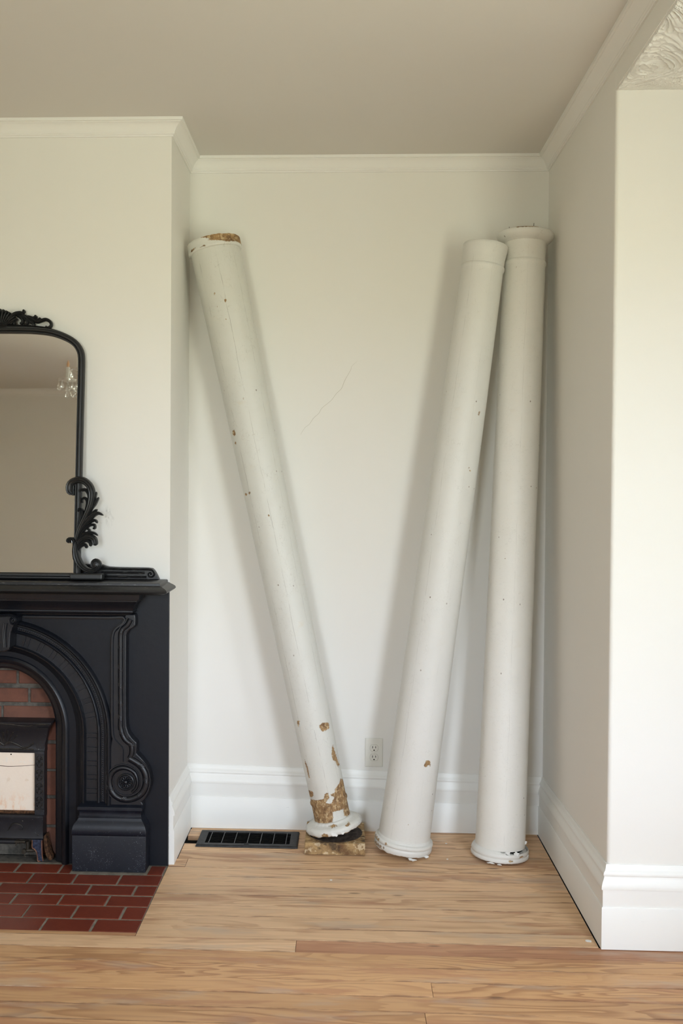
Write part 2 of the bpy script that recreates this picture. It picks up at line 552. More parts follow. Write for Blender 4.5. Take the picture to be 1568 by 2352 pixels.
# ------------------------------------------------------------------ mesh helpers
class MB:
    def __init__(self):
        self.v, self.f = [], []

    def add(self, verts, faces):
        o = len(self.v)
        self.v += [tuple(p) for p in verts]
        self.f += [tuple(i + o for i in f) for f in faces]
        return self

    def box(self, x0, x1, y0, y1, z0, z1):
        return self.add([(x0, y0, z0), (x1, y0, z0), (x1, y1, z0), (x0, y1, z0), (x0, y0, z1), (x1, y0, z1), (x1, y1, z1), (x0, y1, z1)],
                        [(0, 3, 2, 1), (4, 5, 6, 7), (0, 1, 5, 4), (1, 2, 6, 5), (2, 3, 7, 6), (3, 0, 4, 7)])

    def prism(self, poly, y0, y1):
        """polygon in x,z extruded from y0 (front) to y1 (back)"""
        n = len(poly)
        vs = [(x, y0, z) for x, z in poly] + [(x, y1, z) for x, z in poly]
        fs = [tuple(range(n)), tuple(range(2 * n - 1, n - 1, -1))]
        fs += [(i, i + n, (i + 1) % n + n, (i + 1) % n) for i in range(n)]
        return self.add(vs, fs)

    def prism_z(self, poly, z0, z1):
        n = len(poly)
        vs = [(x, y, z0) for x, y in poly] + [(x, y, z1) for x, y in poly]
        fs = [tuple(range(n - 1, -1, -1)), tuple(range(n, 2 * n))]
        fs += [(i, (i + 1) % n, (i + 1) % n + n, i + n) for i in range(n)]
        return self.add(vs, fs)

    def loft(self, rings, closed=True, caps=True):
        n = len(rings[0])
        o = len(self.v)
        for r in rings:
            self.v += [tuple(p) for p in r]
        for k in range(len(rings) - 1):
            for i in range(n if closed else n - 1):
                j = (i + 1) % n
                self.f.append((o + k * n + i, o + k * n + j, o + (k + 1) * n + j, o + (k + 1) * n + i))
        if caps and closed:
            self.f.append(tuple(o + i for i in range(n - 1, -1, -1)))
            self.f.append(tuple(o + (len(rings) - 1) * n + i for i in range(n)))
        return self

    def rect_loft(self, levels, cx, yb):
        """stacked rectangles (z, half width, front y) with a common back y"""
        return self.loft([[(cx - w, yf, z), (cx + w, yf, z), (cx + w, yb, z), (cx - w, yb, z)] for z, w, yf in levels])

    def lathe(self, prof, segs=32, center=(0, 0, 0), axis='z', caps=True):
        rings = []
        for r, h in prof:
            ring = []
            for i in range(segs):
                a = 2 * math.pi * i / segs
                c, s = r * math.cos(a), r * math.sin(a)
                if axis == 'z':
                    p = (c, s, h)
                elif axis == 'y':
                    p = (c, h, -s)
                else:
                    p = (h, c, s)
                ring.append((p[0] + center[0], p[1] + center[1], p[2] + center[2]))
            rings.append(ring)
        return self.loft(rings, True, caps)

    def tube(self, path, r, segs=10):
        path = [Vector(p) for p in path]
        rings = []
        up = Vector((0, 0, 1))
        for i, p in enumerate(path):
            t = (path[min(i + 1, len(path) - 1)] - path[max(i - 1, 0)]).normalized()
            a = up if abs(t.z) < 0.95 else Vector((1, 0, 0))
            n = t.cross(a).normalized()
            b = n.cross(t)
            rr = r[i] if isinstance(r, (list, tuple)) else r
            rings.append([p + n * rr * math.cos(2 * math.pi * k / segs) + b * rr * math.sin(2 * math.pi * k / segs) for k in range(segs)])
        return self.loft(rings)

    def stroke(self, pts, width, y, height, prof=((-1, 0), (-.78, .72), (-.42, .5), (0, 1), (.42, .5), (.78, .72), (1, 0)), n=None, taper=None, back=None, tip=0.0):
        """carved ribbon in the x,z plane: pts centre line, width half widths along it, standing proud of y towards -y"""
        P = spline(pts, n or max(12, len(pts) * 5))
        m = len(P)
        rings = []
        for i, (x, z) in enumerate(P):
            a, b = P[max(i - 1, 0)], P[min(i + 1, m - 1)]
            tx, tz = b[0] - a[0], b[1] - a[1]
            L = math.hypot(tx, tz) or 1
            nx, nz = -tz / L, tx / L
            u = i / (m - 1)
            w = interp(width, u)
            if tip:
                for e in (u, 1 - u):
                    if e < tip:
                        w *= max(.06, math.sqrt(max(0.0, 1 - (1 - e / tip) ** 2)))
            hh = height * (interp(taper, u) if taper else min(1, w / (max(width) if isinstance(width, (list, tuple)) else width) * 1.1))
            ring = [(x + nx * w * s, y - hh * q, z + nz * w * s) for s, q in prof]
            yb = y + 0.002 if back is None else back
            ring += [(x + nx * w * s, yb, z + nz * w * s) for s, q in (prof[-1], prof[0])]
            rings.append(ring)
        return self.loft(rings)

    def mirrored(self):
        o = MB()
        o.v = [(-x, y, z) for x, y, z in self.v]
        o.f = [tuple(reversed(f)) for f in self.f]
        return o

    def moved(self, dx=0, dy=0, dz=0):
        self.v = [(x + dx, y + dy, z + dz) for x, y, z in self.v]
        return self

    def build(self, name, mat, parent=None, smooth=None, bevel=None, label=None, kind=None):
        me = bpy.data.meshes.new(name)
        me.from_pydata(self.v, [], self.f)
        me.validate()
        me.update()
        o = bpy.data.objects.new(name, me)
        COL.objects.link(o)
        if mat:
            me.materials.append(M[mat] if isinstance(mat, str) else mat)
        fix_normals(me)
        if smooth:
            me.polygons.foreach_set('use_smooth', [True] * len(me.polygons))
            me.set_sharp_from_angle(angle=math.radians(smooth))
        if bevel:
            b = o.modifiers.new('bevel', 'BEVEL')
            b.width = bevel
            b.segments = 2
            b.limit_method = 'ANGLE'
            b.angle_limit = math.radians(35)
        if parent:
            o.parent = parent
        if label:
            o['label'] = label
        if kind:
            o['kind'] = kind
        return o


def fix_normals(me):
    import bmesh
    bm = bmesh.new()
    bm.from_mesh(me)
    bmesh.ops.recalc_face_normals(bm, faces=bm.faces)
    bm.to_mesh(me)
    bm.free()


def interp(a, u):
    if not isinstance(a, (list, tuple)):
        return a
    k = u * (len(a) - 1)
    i = min(int(k), len(a) - 2)
    return a[i] + (a[i + 1] - a[i]) * (k - i)


def spline(pts, n):
    """Catmull-Rom through pts, n samples evenly spaced by length"""
    pts = [Vector((p[0], p[1], 0)) for p in pts]
    if len(pts) == 2:
        return [tuple((pts[0].lerp(pts[1], i / (n - 1)))[:2]) for i in range(n)]
    ext = [pts[0] * 2 - pts[1]] + pts + [pts[-1] * 2 - pts[-2]]
    dense = []
    for i in range(1, len(ext) - 2):
        p0, p1, p2, p3 = ext[i - 1:i + 3]
        for k in range(12):
            t = k / 12
            dense.append(0.5 * ((2 * p1) + (p2 - p0) * t + (2 * p0 - 5 * p1 + 4 * p2 - p3) * t * t + (3 * p1 - p0 - 3 * p2 + p3) * t ** 3))
    dense.append(pts[-1])
    d = [0]
    for a, b in zip(dense, dense[1:]):
        d.append(d[-1] + (b - a).length)
    out = []
    j = 0
    for i in range(n):
        s = d[-1] * i / (n - 1)
        while j < len(d) - 2 and d[j + 1] < s:
            j += 1
        f = (s - d[j]) / ((d[j + 1] - d[j]) or 1)
        out.append(tuple(dense[j].lerp(dense[j + 1], min(1, f))[:2]))
    return out


def empty(name, loc, label=None, cat=None, group=None, rot=(0, 0, 0)):
    o = bpy.data.objects.new(name, None)
    COL.objects.link(o)
    o.location = loc
    o.rotation_euler = rot
    tag(o, label, cat, group)
    return o


def tag(o, label=None, cat=None, group=None, kind=None):
    if label:
        o['label'] = label
    if cat:
        o['category'] = cat
    if group:
        o['group'] = group
    if kind:
        o['kind'] = kind
    return o


def struct(o, label, cat):
    return tag(o, label, cat, None, 'structure')


def copy_tree(o, parent=None):
    c = o.copy()
    COL.objects.link(c)
    c.parent = parent
    for ch in list(o.children):
        copy_tree(ch, c)
    return c


# ------------------------------------------------------------------ the room
XR, YP, YC = 1.4235, -0.9186, -0.3875       # right wall face, pier face, chimney-breast face
H, HB = 2.68, 2.555                          # ceiling, lower bay ceiling
XW, YF = -2.6, -4.9                          # left wall, wall behind the camera
XB = 2.35                                    # outer bay wall
XCH = -1.2284                                # left flank of the chimney breast
XC = -0.6142                                 # fireplace centre line

m = MB().box(XW - .1, XR + .12, 0, .12, 0, H)
wall_back = m.build('wall_back', 'wall')
struct(wall_back, 'pale off-white back wall of the alcove behind the leaning columns', 'wall')
# hairline plaster crack running up the wall
crk = [(0.4499, 1.5839), (0.468, 1.612), (0.485, 1.625), (0.5017, 1.6502), (0.522, 1.668), (0.535, 1.69), (0.5709, 1.7199), (0.592, 1.748), (0.612, 1.768), (0.625, 1.80), (0.6481, 1.8415), (0.652, 1.856), (0.6739, 1.8762)]
m = MB().stroke(crk, [.0003, .0006, .0005, .0007, .0002], -0.00005, 0.0002, prof=((-1, 0), (0, 1), (1, 0)), n=60)
m.build('plaster_crack', simple('crack_shadow', (0.50, 0.47, 0.40), 0.9, 0.1), wall_back, label='hairline crack in the plaster')

# chimney breast with an opening for the firebox
m = MB()
m.box(XCH, XC - .26, YC, 0, 0, H).box(XC + .26, 0, YC, 0, 0, H).box(XC - .26, XC + .26, YC, 0, .86, H)
wall_ch = m.build('wall_chimney', 'chimney_wall')
struct(wall_ch, 'projecting chimney breast above and behind the black mantel', 'wall')

# right return wall and the bay pier with a softly rounded arris
m = MB().box(XR, XR + .12, -.80, 0, 0, H)
struct(m.build('wall_right', 'wall'), 'shaded right side wall of the alcove', 'wall')
arc = [(XR + .012 - .012 * math.cos(a), YP + .012 - .012 * math.sin(a)) for a in [i * math.pi / 16 for i in range(9)]]
m = MB().prism_z([(XR, -.80)] + arc + [(XB + .12, YP), (XB + .12, -.80)], 0, H)
struct(m.build('wall_bay_pier', 'wall', smooth=40), 'brightly lit white pier facing the room at the right edge', 'wall')
m = MB().box(XR, XR + .12, -3.6, YP, HB, H)
struct(m.build('wall_bay_header', 'wall'), 'beam above the bay opening under the right crown moulding', 'wall')
m = MB().box(XR, XR + .12, YF, -3.6, 0, H)
struct(m.build('wall_right_rear', 'wall'), 'right wall of the room beyond the bay', 'wall')
def pierced(along, y0, y1, a0, a1, z0, z1, h):
    """wall slab along x (local), thickness y0..y1, with a window hole a0..a1 x z0..z1; length 'along'"""
    m = MB()
    m.box(0, a0, y0, y1, 0, h).box(a1, along, y0, y1, 0, h).box(a0, a1, y0, y1, 0, z0).box(a0, a1, y0, y1, z1, h)
    return m


xf = XR + .12          # local x runs from the right end of the wall to the left
m = MB()
m.box(0, xf - .20, 0, .12, 0, H).box(xf + .60, xf - XW, 0, .12, 0, H).box(xf - .20, xf + .60, 0, .12, 0, .55).box(xf - .20, xf + .60, 0, .12, 2.25, H)
o = struct(m.build('wall_front', 'wall'), 'wall opposite the mantel with one window, reflected in the mirror', 'wall')
o.location = (XR + .12, YF, 0); o.rotation_euler = (0, 0, math.pi)



def window(name, w, z0, z1, loc, rz, label):
    """double-hung sash: frame, sill, sashes with muntins and panes; local x along the wall, local -y into the room"""
    e = empty(name, loc, None, None, None, (0, 0, rz))
    struct(e, label, 'window')
    m = MB()
    m.box(-.10, 0, -.02, .02, z0 - .06, z1 + .10).box(w, w + .10, -.02, .02, z0 - .06, z1 + .10).box(0, w, -.02, .02, z1, z1 + .10)
    m.build('casing', 'window_paint', e, bevel=.003)
    MB().box(-.12, w + .12, -.06, .06, z0 - .03, z0).build('sill', 'window_paint', e, bevel=.004)
    zm = (z0 + z1) / 2
    for a, b, y in ((z0, zm + .02, .045), (zm - .02, z1, .075)):
        s = MB()
        s.box(0, .035, y, y + .025, a, b).box(w - .035, w, y, y + .025, a, b).box(.035, w - .035, y, y + .025, a, a + .04).box(.035, w - .035, y, y + .025, b - .04, b)
        so = s.build('sash', 'window_paint', e)
        MB().box(.035, w - .035, y + .010, y + .014, a + .04, b - .04).build('pane', 'pane', so)
    return e


# bay: outer wall (x = XB) from the pier back to y=-2.7, then the angled wall to (XR,-3.6)
m = pierced(1.9, 0, .12, 1.22, 1.58, .5, 2.12, H)
o = struct(m.build('wall_bay_outer', 'wall'), 'outer wall of the bay with a tall window', 'wall')
o.location = (XB, -.80, 0); o.rotation_euler = (0, 0, -math.pi / 2)
window('window_1', .36, .5, 2.12, (XB, -2.02, 0), -math.pi / 2, 'tall sash window in the outer wall of the bay')
ang = math.atan2(-3.6 + 2.7, XR - XB)
La = math.hypot(XR - XB, .9)
m = pierced(La, 0, .12, La / 2 - .34, La / 2 + .34, .5, 2.12, H)
o = struct(m.build('wall_bay_angled', 'wall'), 'angled rear wall of the bay with a narrow window', 'wall')
o.location = (XB, -2.7, 0); o.rotation_euler = (0, 0, ang)
window('window_2', .68, .5, 2.12, (XB + math.cos(ang) * (La / 2 - .34), -2.7 + math.sin(ang) * (La / 2 - .34), 0), ang, 'sash window in the angled wall of the bay')
m = MB().box(XW - .12, XW, -4.95, .12, 0, H)
struct(m.build('wall_left', 'wall'), 'plain left wall of the room', 'wall')
window('window_3', .80, .55, 2.25, (.20, YF, 0), math.pi, 'sash window in the wall opposite the mantel')
m = MB().box(XW - .1, XR + .12, YF - .12, .12, H, H + .08)
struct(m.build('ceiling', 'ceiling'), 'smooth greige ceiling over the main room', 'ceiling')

# lower bay ceiling: hand-trowelled, ridged plaster
xs = np.concatenate([np.linspace(XR - .003, XR + .30, 190), np.linspace(XR + .32, XB + .1, 24)])
ys = np.concatenate([np.linspace(YP + .005, YP - .70, 380), np.linspace(YP - .78, -3.6, 70)])
vs, fs = [], []
for y in ys:
    for x in xs:
        q = Vector((x * 1.0, y * 1.0, 0))
        sw = noise.noise(q * 3.1 + Vector((5, 1, 0))) * 2.2
        d = Vector((math.cos(.75 + sw), math.sin(.75 + sw), 0))
        u, w = q.dot(d), q.dot(Vector((-d.y, d.x, 0)))
        r1 = 1 - abs(noise.noise(Vector((u * 9, w * 30, 3.3))))
        r2 = 1 - abs(noise.noise(Vector((u * 24, w * 62, 8.1))))
        bl = max(0, noise.noise(q * 17 + Vector((2, 9, 0))))
        near = min(1, max(0, (YP - y) / .10 + .25))
        z = HB - near * (.0040 * r1 ** 8 + .0026 * r2 ** 6 + .0028 * min(bl * 4, 1)) - .001
        if x < XR + .001:
            z = HB + .002
        vs.append((x, y, z))
nx = len(xs)
fs = [(j * nx + i, j * nx + i + 1, (j + 1) * nx + i + 1, (j + 1) * nx + i) for j in range(len(ys) - 1) for i in range(nx - 1)]
o = MB().add(vs, fs).build('ceiling_bay', 'plaster', smooth=60)
struct(o, 'lower bay ceiling of rough ridged trowelled plaster', 'ceiling')
MB().box(XR + .1, XB + .12, -3.6, YP, HB + .02, HB + .06).build('ceiling_slab', 'plaster', o)


# ---- mouldings: profile points (out from wall, z); mitre +1 inner corner, -1 outer corner
def moulding(name, p0, p1, nrm, prof, m0, m1, mat, label, cat='trim', sc0=1.0, sc1=1.0, zbase=0.0, smooth=35):
    p0, p1, nrm = Vector(p0), Vector(p1), Vector(nrm)
    d = (p1 - p0).normalized()
    r0, r1 = [], []
    for o, z in prof:
        a = p0 + nrm * o + d * (m0 * o)
        b = p1 + nrm * o - d * (m1 * o)
        r0.append((a.x, a.y, zbase + z * sc0))
        r1.append((b.x, b.y, zbase + z * sc1))
    o = MB().loft([r0, r1]).build(name, mat, smooth=smooth)
    return struct(o, label, cat)


base_prof = [(-.001, 0), (.020, 0), (.020, .124), (.0185, .1265), (.0165, .127), (.0165, .178), (.0205, .1785), (.0215, .183),
             (.0205, .190), (.0175, .200), (.0135, .208), (.0115, .2135), (.0115, .2165), (.0135, .2185), (.0142, .223), (.0125, .228),
             (.009, .231), (.006, .238), (.0045, .247), (.003, .2495), (-.001, .2495)]
moulding('baseboard_left', (0, YC - .001, 0), (0, 0, 0), (1, 0, 0), base_prof, 0, 1, 'trim', 'moulded white baseboard on the flank of the chimney breast', 'baseboard', 1.0, 1.02)
moulding('baseboard_back', (0, 0, 0), (XR, 0, 0), (0, -1, 0), base_prof, 1, 1, 'trim', 'tall moulded white baseboard behind the columns', 'baseboard', 1.02, .90)
moulding('baseboard_right', (XR, 0, 0), (XR, YP, 0), (-1, 0, 0), base_prof, 1, -1, 'trim', 'moulded white baseboard along the shaded right wall', 'baseboard', .90, 1.0, .001)
moulding('baseboard_pier', (XR, YP, 0), (XB, YP, 0), (0, -1, 0), base_prof, -1, 0, 'trim', 'bright moulded baseboard on the front of the right pier', 'baseboard', 1.0, 1.0, .001)
crown_prof = [(-.001, -.055), (.006, -.055), (.0065, -.050), (.0105, -.0485), (.0125, -.0455), (.0115, -.0425), (.014, -.040), (.017, -.034), (.022, -.026),
              (.029, -.019), (.036, -.0145), (.0395, -.0135), (.0395, -.0115), (.046, -.0105), (.047, 0), (-.001, 0)]
moulding('trim_1', (XCH, YC, 0), (0, YC, 0), (0, -1, 0), crown_prof, -1, -1, 'crown', 'crown moulding across the front of the chimney breast', 'crown moulding', 1, 1, H)
moulding('trim_2', (0, YC, 0), (0, 0, 0), (1, 0, 0), crown_prof, -1, 1, 'crown', 'short crown moulding on the flank of the chimney breast', 'crown moulding', 1, 1, H)
moulding('trim_3', (0, 0, 0), (XR, 0, 0), (0, -1, 0), crown_prof, 1, 1, 'crown', 'crown moulding along the back wall of the alcove', 'crown moulding', 1, 1, H)
moulding('trim_4', (XR, 0, 0), (XR, YF, 0), (-1, 0, 0), crown_prof, 1, 1, 'crown', 'long crown moulding along the right wall and bay beam', 'crown moulding', 1, 1, H)
moulding('trim_5', (XR, YF, 0), (XW, YF, 0), (0, 1, 0), crown_prof, 1, 1, 'crown', 'crown moulding on the wall opposite the mantel', 'crown moulding', 1, 1, H)

# ---- floor: dark subfloor slab, each board a part
floor = MB().box(XW - .1, XB + .12, YF - .12, .12, -.06, -.018).build('floor', 'dark')
struct(floor, 'sanded pine board floor running across the alcove and room', 'floor')
GAP = .0012


def plank(x0, x1, y0, y1, red=False, dz=0.0, tone=0):
    c = .0004
    x0 += GAP * .4; x1 -= GAP * .4; y0 += random.uniform(.0006, .0017); y1 -= random.uniform(.0006, .0017)
    zt = dz + random.uniform(-.0008, .0004)
    rings = [[(x0, y0, -.018), (x1, y0, -.018), (x1, y1, -.018), (x0, y1, -.018)],
             [(x0, y0, zt - c), (x1, y0, zt - c), (x1, y1, zt - c), (x0, y1, zt - c)],
             [(x0 + c, y0 + c, zt), (x1 - c, y0 + c, zt), (x1 - c, y1 - c, zt), (x0 + c, y1 - c, zt)]]
    cy = (y0 + y1) / 2
    rings.append([(x0 + c, cy - .001, zt), (x1 - c, cy - .001, zt), (x1 - c, cy + .001, zt), (x0 + c, cy + .001, zt)])
    o = MB().loft(rings).build('plank', 'floor_red' if red else ('floor_warm_dimmed' if tone else 'floor'), floor)
    me = o.data
    at = me.attributes.new('edge', 'FLOAT', 'POINT')
    at.data.foreach_set('value', [0.0 if abs(v.co.y - cy) < .002 else 1.0 for v in me.vertices])
    return o


edge = lambda k: -.033 - .0743 * k
joints = {12: [.4936], 15: [.8788], 17: [.8495], 4: [.062], 20: [.1, 1.2], 23: [.6]}
plank(.024, XR - .0232, edge(0), -.021)
for k in range(0, 66):
    y1, y0 = edge(k), edge(k + 1)
    if y0 < YF:
        break
    xl = XW
    xr = XB
    if y1 > YP:
        xr = XR - .0232
    if y0 > -.3875:
        xl = .0215
    elif y0 > -.902:
        xl = .0005
    if k == 1:
        xl = .076
    if y1 > -.902 > y0:      # the course that passes in front of the hearth
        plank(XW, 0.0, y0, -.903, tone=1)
        xl = .0005
    cuts = joints.get(k, [])
    if xl < -1 and not cuts:
        cuts = [random.uniform(-1.6, -.5)] + ([random.uniform(1.6, 1.9)] if k > 14 and random.random() < .5 else [])
    cuts = sorted(c for c in cuts if xl + .05 < c < xr - .05)
    xsn = [xl] + cuts + [xr]
    for a, b in zip(xsn, xsn[1:]):
        red = (k == 12 and a > .4)
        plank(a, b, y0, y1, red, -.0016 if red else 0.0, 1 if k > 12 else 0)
# boards left of the hearth
for k in range(0, 12):
    y1, y0 = edge(k), max(edge(k + 1), -.902)
    plank(XW, XCH, y0, y1)

# ------------------------------------------------------------------ hearth of red tiles
hearth = empty('tile_hearth', (0, 0, 0), 'hearth of dark red tiles with grey joints set flush in the floor', 'hearth')
MB().box(XCH, -.0005, -.9018, YC + .002, -.018, -.0025).build('mortar_bed', 'mortar', hearth)
rows = [(-.8995, -.8225), (-.8145, -.7325), (-.7245, -.6525), (-.6435, -.5720), (-.5630, -.4870), (-.4780, -.4050)]
TP = .1575


def tile(x0, x1, y0, y1):
    c = .0015
    zt = random.uniform(-.0012, 0)
    j = lambda: random.uniform(-.001, .001)
    x0 += j(); x1 += j(); y0 += j(); y1 += j()
    rings = [[(x0, y0, -.012), (x1, y0, -.012), (x1, y1, -.012), (x0, y1, -.012)],
             [(x0, y0, zt - c), (x1, y0, zt - c), (x1, y1, zt - c), (x0, y1, zt - c)],
             [(x0 + c, y0 + c, zt), (x1 - c, y0 + c, zt), (x1 - c, y1 - c, zt), (x0 + c, y1 - c, zt)]]
    MB().loft(rings).build('tile', 'tile', hearth)


for i, (y0, y1) in enumerate(rows):
    xj = -.0025 if i != 0 else -.0025
    first = -.1465 if i % 2 == 0 else -.0735
    if i == 5:
        first = -.0635
    right = xj
    nxt = first
    while right > XCH + .03:
        left = max(nxt, XCH)
        if i == 5:
            segs = []
            # behind the plinths the course is cut away
            for a, b in ((left + .004, right - .004),):
                if b > -.063 and a > -.075:
                    segs.append((a, b))
                elif b < -.33 and a > XC * 2 + .33:
                    segs.append((a, b))
                elif a < -.335 < b:
                    segs.append((a, -.337))
            for a, b in segs:
                tile(a, b, y0, y1)
        else:
            tile(left + .004, right - .0035 if right < -.01 else right, y0, y1)
        right = nxt
        nxt -= TP

# ------------------------------------------------------------------ brick firebox infill
fire = empty('wall_firebox', (XC, -.30, 0))
struct(fire, 'sooty red brick infill behind the arched opening around the heater', 'firebox')


def build_in(m, root, name, mat, **kw):
    l = root.location
    return m.moved(-l.x, -l.y, -l.z).build(name, mat, root, **kw)


YB = -.332      # brick face
build_in(MB().box(XC - .26, XC + .26, YB + .006, -.22, 0, .86), fire, 'mortar_back', 'fire_mortar')
build_in(MB().box(XC - .26, XC + .26, -.404, YB + .01, -.012, -.0035), fire, 'firebox_floor', 'ash')


def firebrick(x0, x1, z0, z1):
    j = lambda s=.0012: random.uniform(-s, s)
    m = MB()
    y = YB + random.uniform(-.002, .002)
    c = .003
    a, b, lo, hi = XC + x0 + j(), XC + x1 + j(), z0 + j(), z1 + j()
    rings = [[(a, YB + .012, lo), (b, YB + .012, lo), (b, YB + .012, hi), (a, YB + .012, hi)],
             [(a, y + c, lo), (b, y + c, lo), (b, y + c, hi), (a, y + c, hi)],
             [(a + c, y, lo + c), (b - c, y, lo + c), (b - c, y, hi - c), (a + c, y, hi - c)]]
    m.loft(rings)
    build_in(m, fire, 'brick', 'firebrick')


for lo, hi, joints_x in [(.5045, .5547, [-.0205, .188]), (.5685, .6225, [.0805, -.119]), (.6385, .688, [.036, -.158, .23]), (.70, .752, [-.07, .13])]:
    js = sorted(joints_x)
    xs_ = [-.235] + js + [.235]
    for a, b in zip(xs_, xs_[1:]):
        if b - a > .02:
            firebrick(a + .005, b - .005, lo, hi)
for lo, hi in [(.004, .104), (.116, .212), (.224, .314), (.324, .416), (.430, .500)]:
    firebrick(.12, .226, lo, hi)
    firebrick(-.226, -.12, lo, hi)
    if lo > .05:
        firebrick(-.112, .112, lo, hi)

# ------------------------------------------------------------------ black mantel
man = empty('fireplace_mantel', (XC, YC, 0), 'black carved mantel with arched opening, scrolled side and moulded shelf', 'mantel')
ZS = .4833


def man_part(m, name, mat='iron', **kw):
    """mantel parts are drawn with x from the centre line, y and z in room coordinates"""
    return m.moved(0, -YC, 0).build(name, mat, man, **kw)


def arch_pts(rx, ry, zb, n=48):
    pts = [(rx, zb), (rx, (zb + ZS) / 2), (rx, ZS)]
    pts += [(rx * math.cos(math.pi * i / n), ZS + ry * math.sin(math.pi * i / n)) for i in range(1, n)]
    return pts + [(-rx, ZS), (-rx, (zb + ZS) / 2), (-rx, zb)]


def arch_sweep(prof, zb, n=48):
    cols = [arch_pts(rx, ry, zb, n) for rx, ry, y in prof]
    rings = []
    for i in range(len(cols[0])):
        rings.append([(cols[k][i][0], prof[k][2], cols[k][i][1]) for k in range(len(prof))])
    return MB().loft(rings)


def plate_with_arch(rx, ry, hw, zt, zb, y0, y1):
    angs = sorted(set([math.pi * i / 48 for i in range(49)] + [math.atan2(zt - ZS, hw), math.pi - math.atan2(zt - ZS, hw)]))
    inner = [(rx, zb)] + [(rx * math.cos(a), ZS + ry * math.sin(a)) for a in angs] + [(-rx, zb)]
    outer = [(hw, zb)]
    for a in angs:
        c, s = math.cos(a), math.sin(a)
        k = min(hw / abs(c) if abs(c) > 1e-6 else 1e9, (zt - ZS) / s if s > 1e-6 else 1e9)
        outer.append((c * k, ZS + s * k))
    outer.append((-hw, zb))
    rings = [[(a[0], y0, a[1]), (b[0], y0, b[1]), (b[0], y1, b[1]), (a[0], y1, a[1])] for a, b in zip(inner, outer)]
    return MB().loft(rings)


man_part(plate_with_arch(.25, .27, .6142, .996, .001, -.402, YC - .0005), 'side_panel', 'iron_panel', bevel=.002)
man_part(plate_with_arch(.38, .38, .46, .915, .225, -.428, -.402), 'spandrel', 'iron_panel')
inner_prof = [(.194, .221, -.345), (.194, .221, -.372), (.205, .230, -.383), (.221, .2405, -.385), (.224, .243, -.399), (.232, .251, -.410), (.243, .261, -.4135),
              (.251, .269, -.408), (.2545, .272, -.398), (.262, .277, -.396), (.275, .287, -.400), (.290, .298, -.411), (.303, .308, -.427), (.307, .311, -.429), (.312, .314, -.437),
              (.317, .3176, -.438), (.320, .319, -.432), (.3205, .3195, -.418), (.3205, .3195, -.390), (.24, .26, -.386)]
man_part(arch_sweep(inner_prof, .001), 'arch_moulding', 'iron', smooth=38)
outer_prof = [(.3206, .3196, -.40), (.3206, .3196, -.420), (.361, .362, -.420), (.3625, .3635, -.431), (.368, .369, -.4355), (.3725, .373, -.432), (.3745, .375, -.424),
              (.389, .388, -.424), (.391, .390, -.433), (.3945, .3925, -.436), (.397, .395, -.436), (.400, .398, -.444), (.407, .4035, -.4485), (.413, .409, -.443), (.4155, .412, -.430), (.4155, .412, -.40)]
man_part(arch_sweep(outer_prof, .226), 'arch_band', 'iron', smooth=38)

# beaded rope lying in the channel of the band
m = MB()
prev = None
rr = .3817
path = []
z = .235
while z < ZS:
    path.append(((rr, z), (0, 1))); z += .0078
L = math.pi * rr
n = int(L / .0078)
for i in range(n + 1):
    a = math.pi * i / n
    path.append(((rr * math.cos(a), ZS + rr * math.sin(a)), (-math.sin(a), math.cos(a))))
z = ZS - .004
while z > .235:
    path.append(((-rr, z), (0, -1))); z -= .0078
for i, ((x, z), (tx, tz)) in enumerate(path):
    # each twist of the rope: a small slanted lozenge bead
    nx_, nz_ = -tz, tx
    dx, dz = (tx + nx_ * .9), (tz + nz_ * .9)
    q = math.hypot(dx, dz); dx /= q; dz /= q
    ex, ez = -dz, dx
    rings = []
    for s, r in ((-.0062, .0008), (-.003, .0028), (.003, .0028), (.0062, .0008)):
        rings.append([(x + dx * s + ex * r * math.cos(b), -.4245 - .0035 * (r / .0028) * (0.2 + max(0, math.sin(b))), z + dz * s + ez * r * math.cos(b)) for b in [math.pi * k / 4 for k in range(8)]])
    m.loft(rings)
man_part(m, 'bead_rope', 'iron', smooth=60, kind='stuff')

# paired reeds across the flat band
reed = MB().prism([(-.0165, -.0016), (.0165, -.0016), (.0165, .0016), (-.0165, .0016)], -.005, 0)
reed_me = None
spots = []
for z0 in (.265, .315, .365, .415, .465):
    spots += [(.341, z0, 0), (.341, z0 + .0165, 0), (-.341, z0, 0), (-.341, z0 + .0165, 0)]
for k in range(1, 20):
    a = math.radians(2 + k * 8.8)
    for da in (-.024, .024):
        spots.append((.341 * math.cos(a + da), ZS + .341 * math.sin(a + da), a + da))
for x, z, a in spots:
    if reed_me is None:
        o = reed.build('reed', 'iron', man)
        reed_me = o
    else:
        o = reed_me.copy(); COL.objects.link(o)
    o.location = (x, -.420 - YC, z)
    o.rotation_euler = (0, -a, 0)

# keystone bracket with two volutes
half = [(.0, .916), (.060, .916), (.083, .913), (.0895, .903), (.089, .889), (.080, .880), (.0725, .866), (.068, .852), (.0655, .83), (.0645, .80), (.059, .789), (.045, .783), (0, .781)]
m = MB().prism(half + [(-x, z) for x, z in reversed(half[1:-1])], -.484, -.42)
key = man_part(m, 'keystone', 'iron', bevel=.005)
for s in (1, -1):
    m = MB()
    sp = [(.030, .912), (.060, .914), (.080, .908), (.0875, .896), (.080, .884), (.068, .886), (.065, .897), (.072, .904), (.078, .898), (.074, .893)]
    m.stroke([(s * x, z) for x, z in sp], [.006, .006, .0055, .004, .003], -.484, .007, back=-.478)
    m.stroke([(s * .050, .885), (s * .046, .85), (s * .048, .80)], [.008, .007, .006], -.484, .006, back=-.478)
    m.moved(0, -YC, 0).build('volute', 'iron', key, smooth=45)

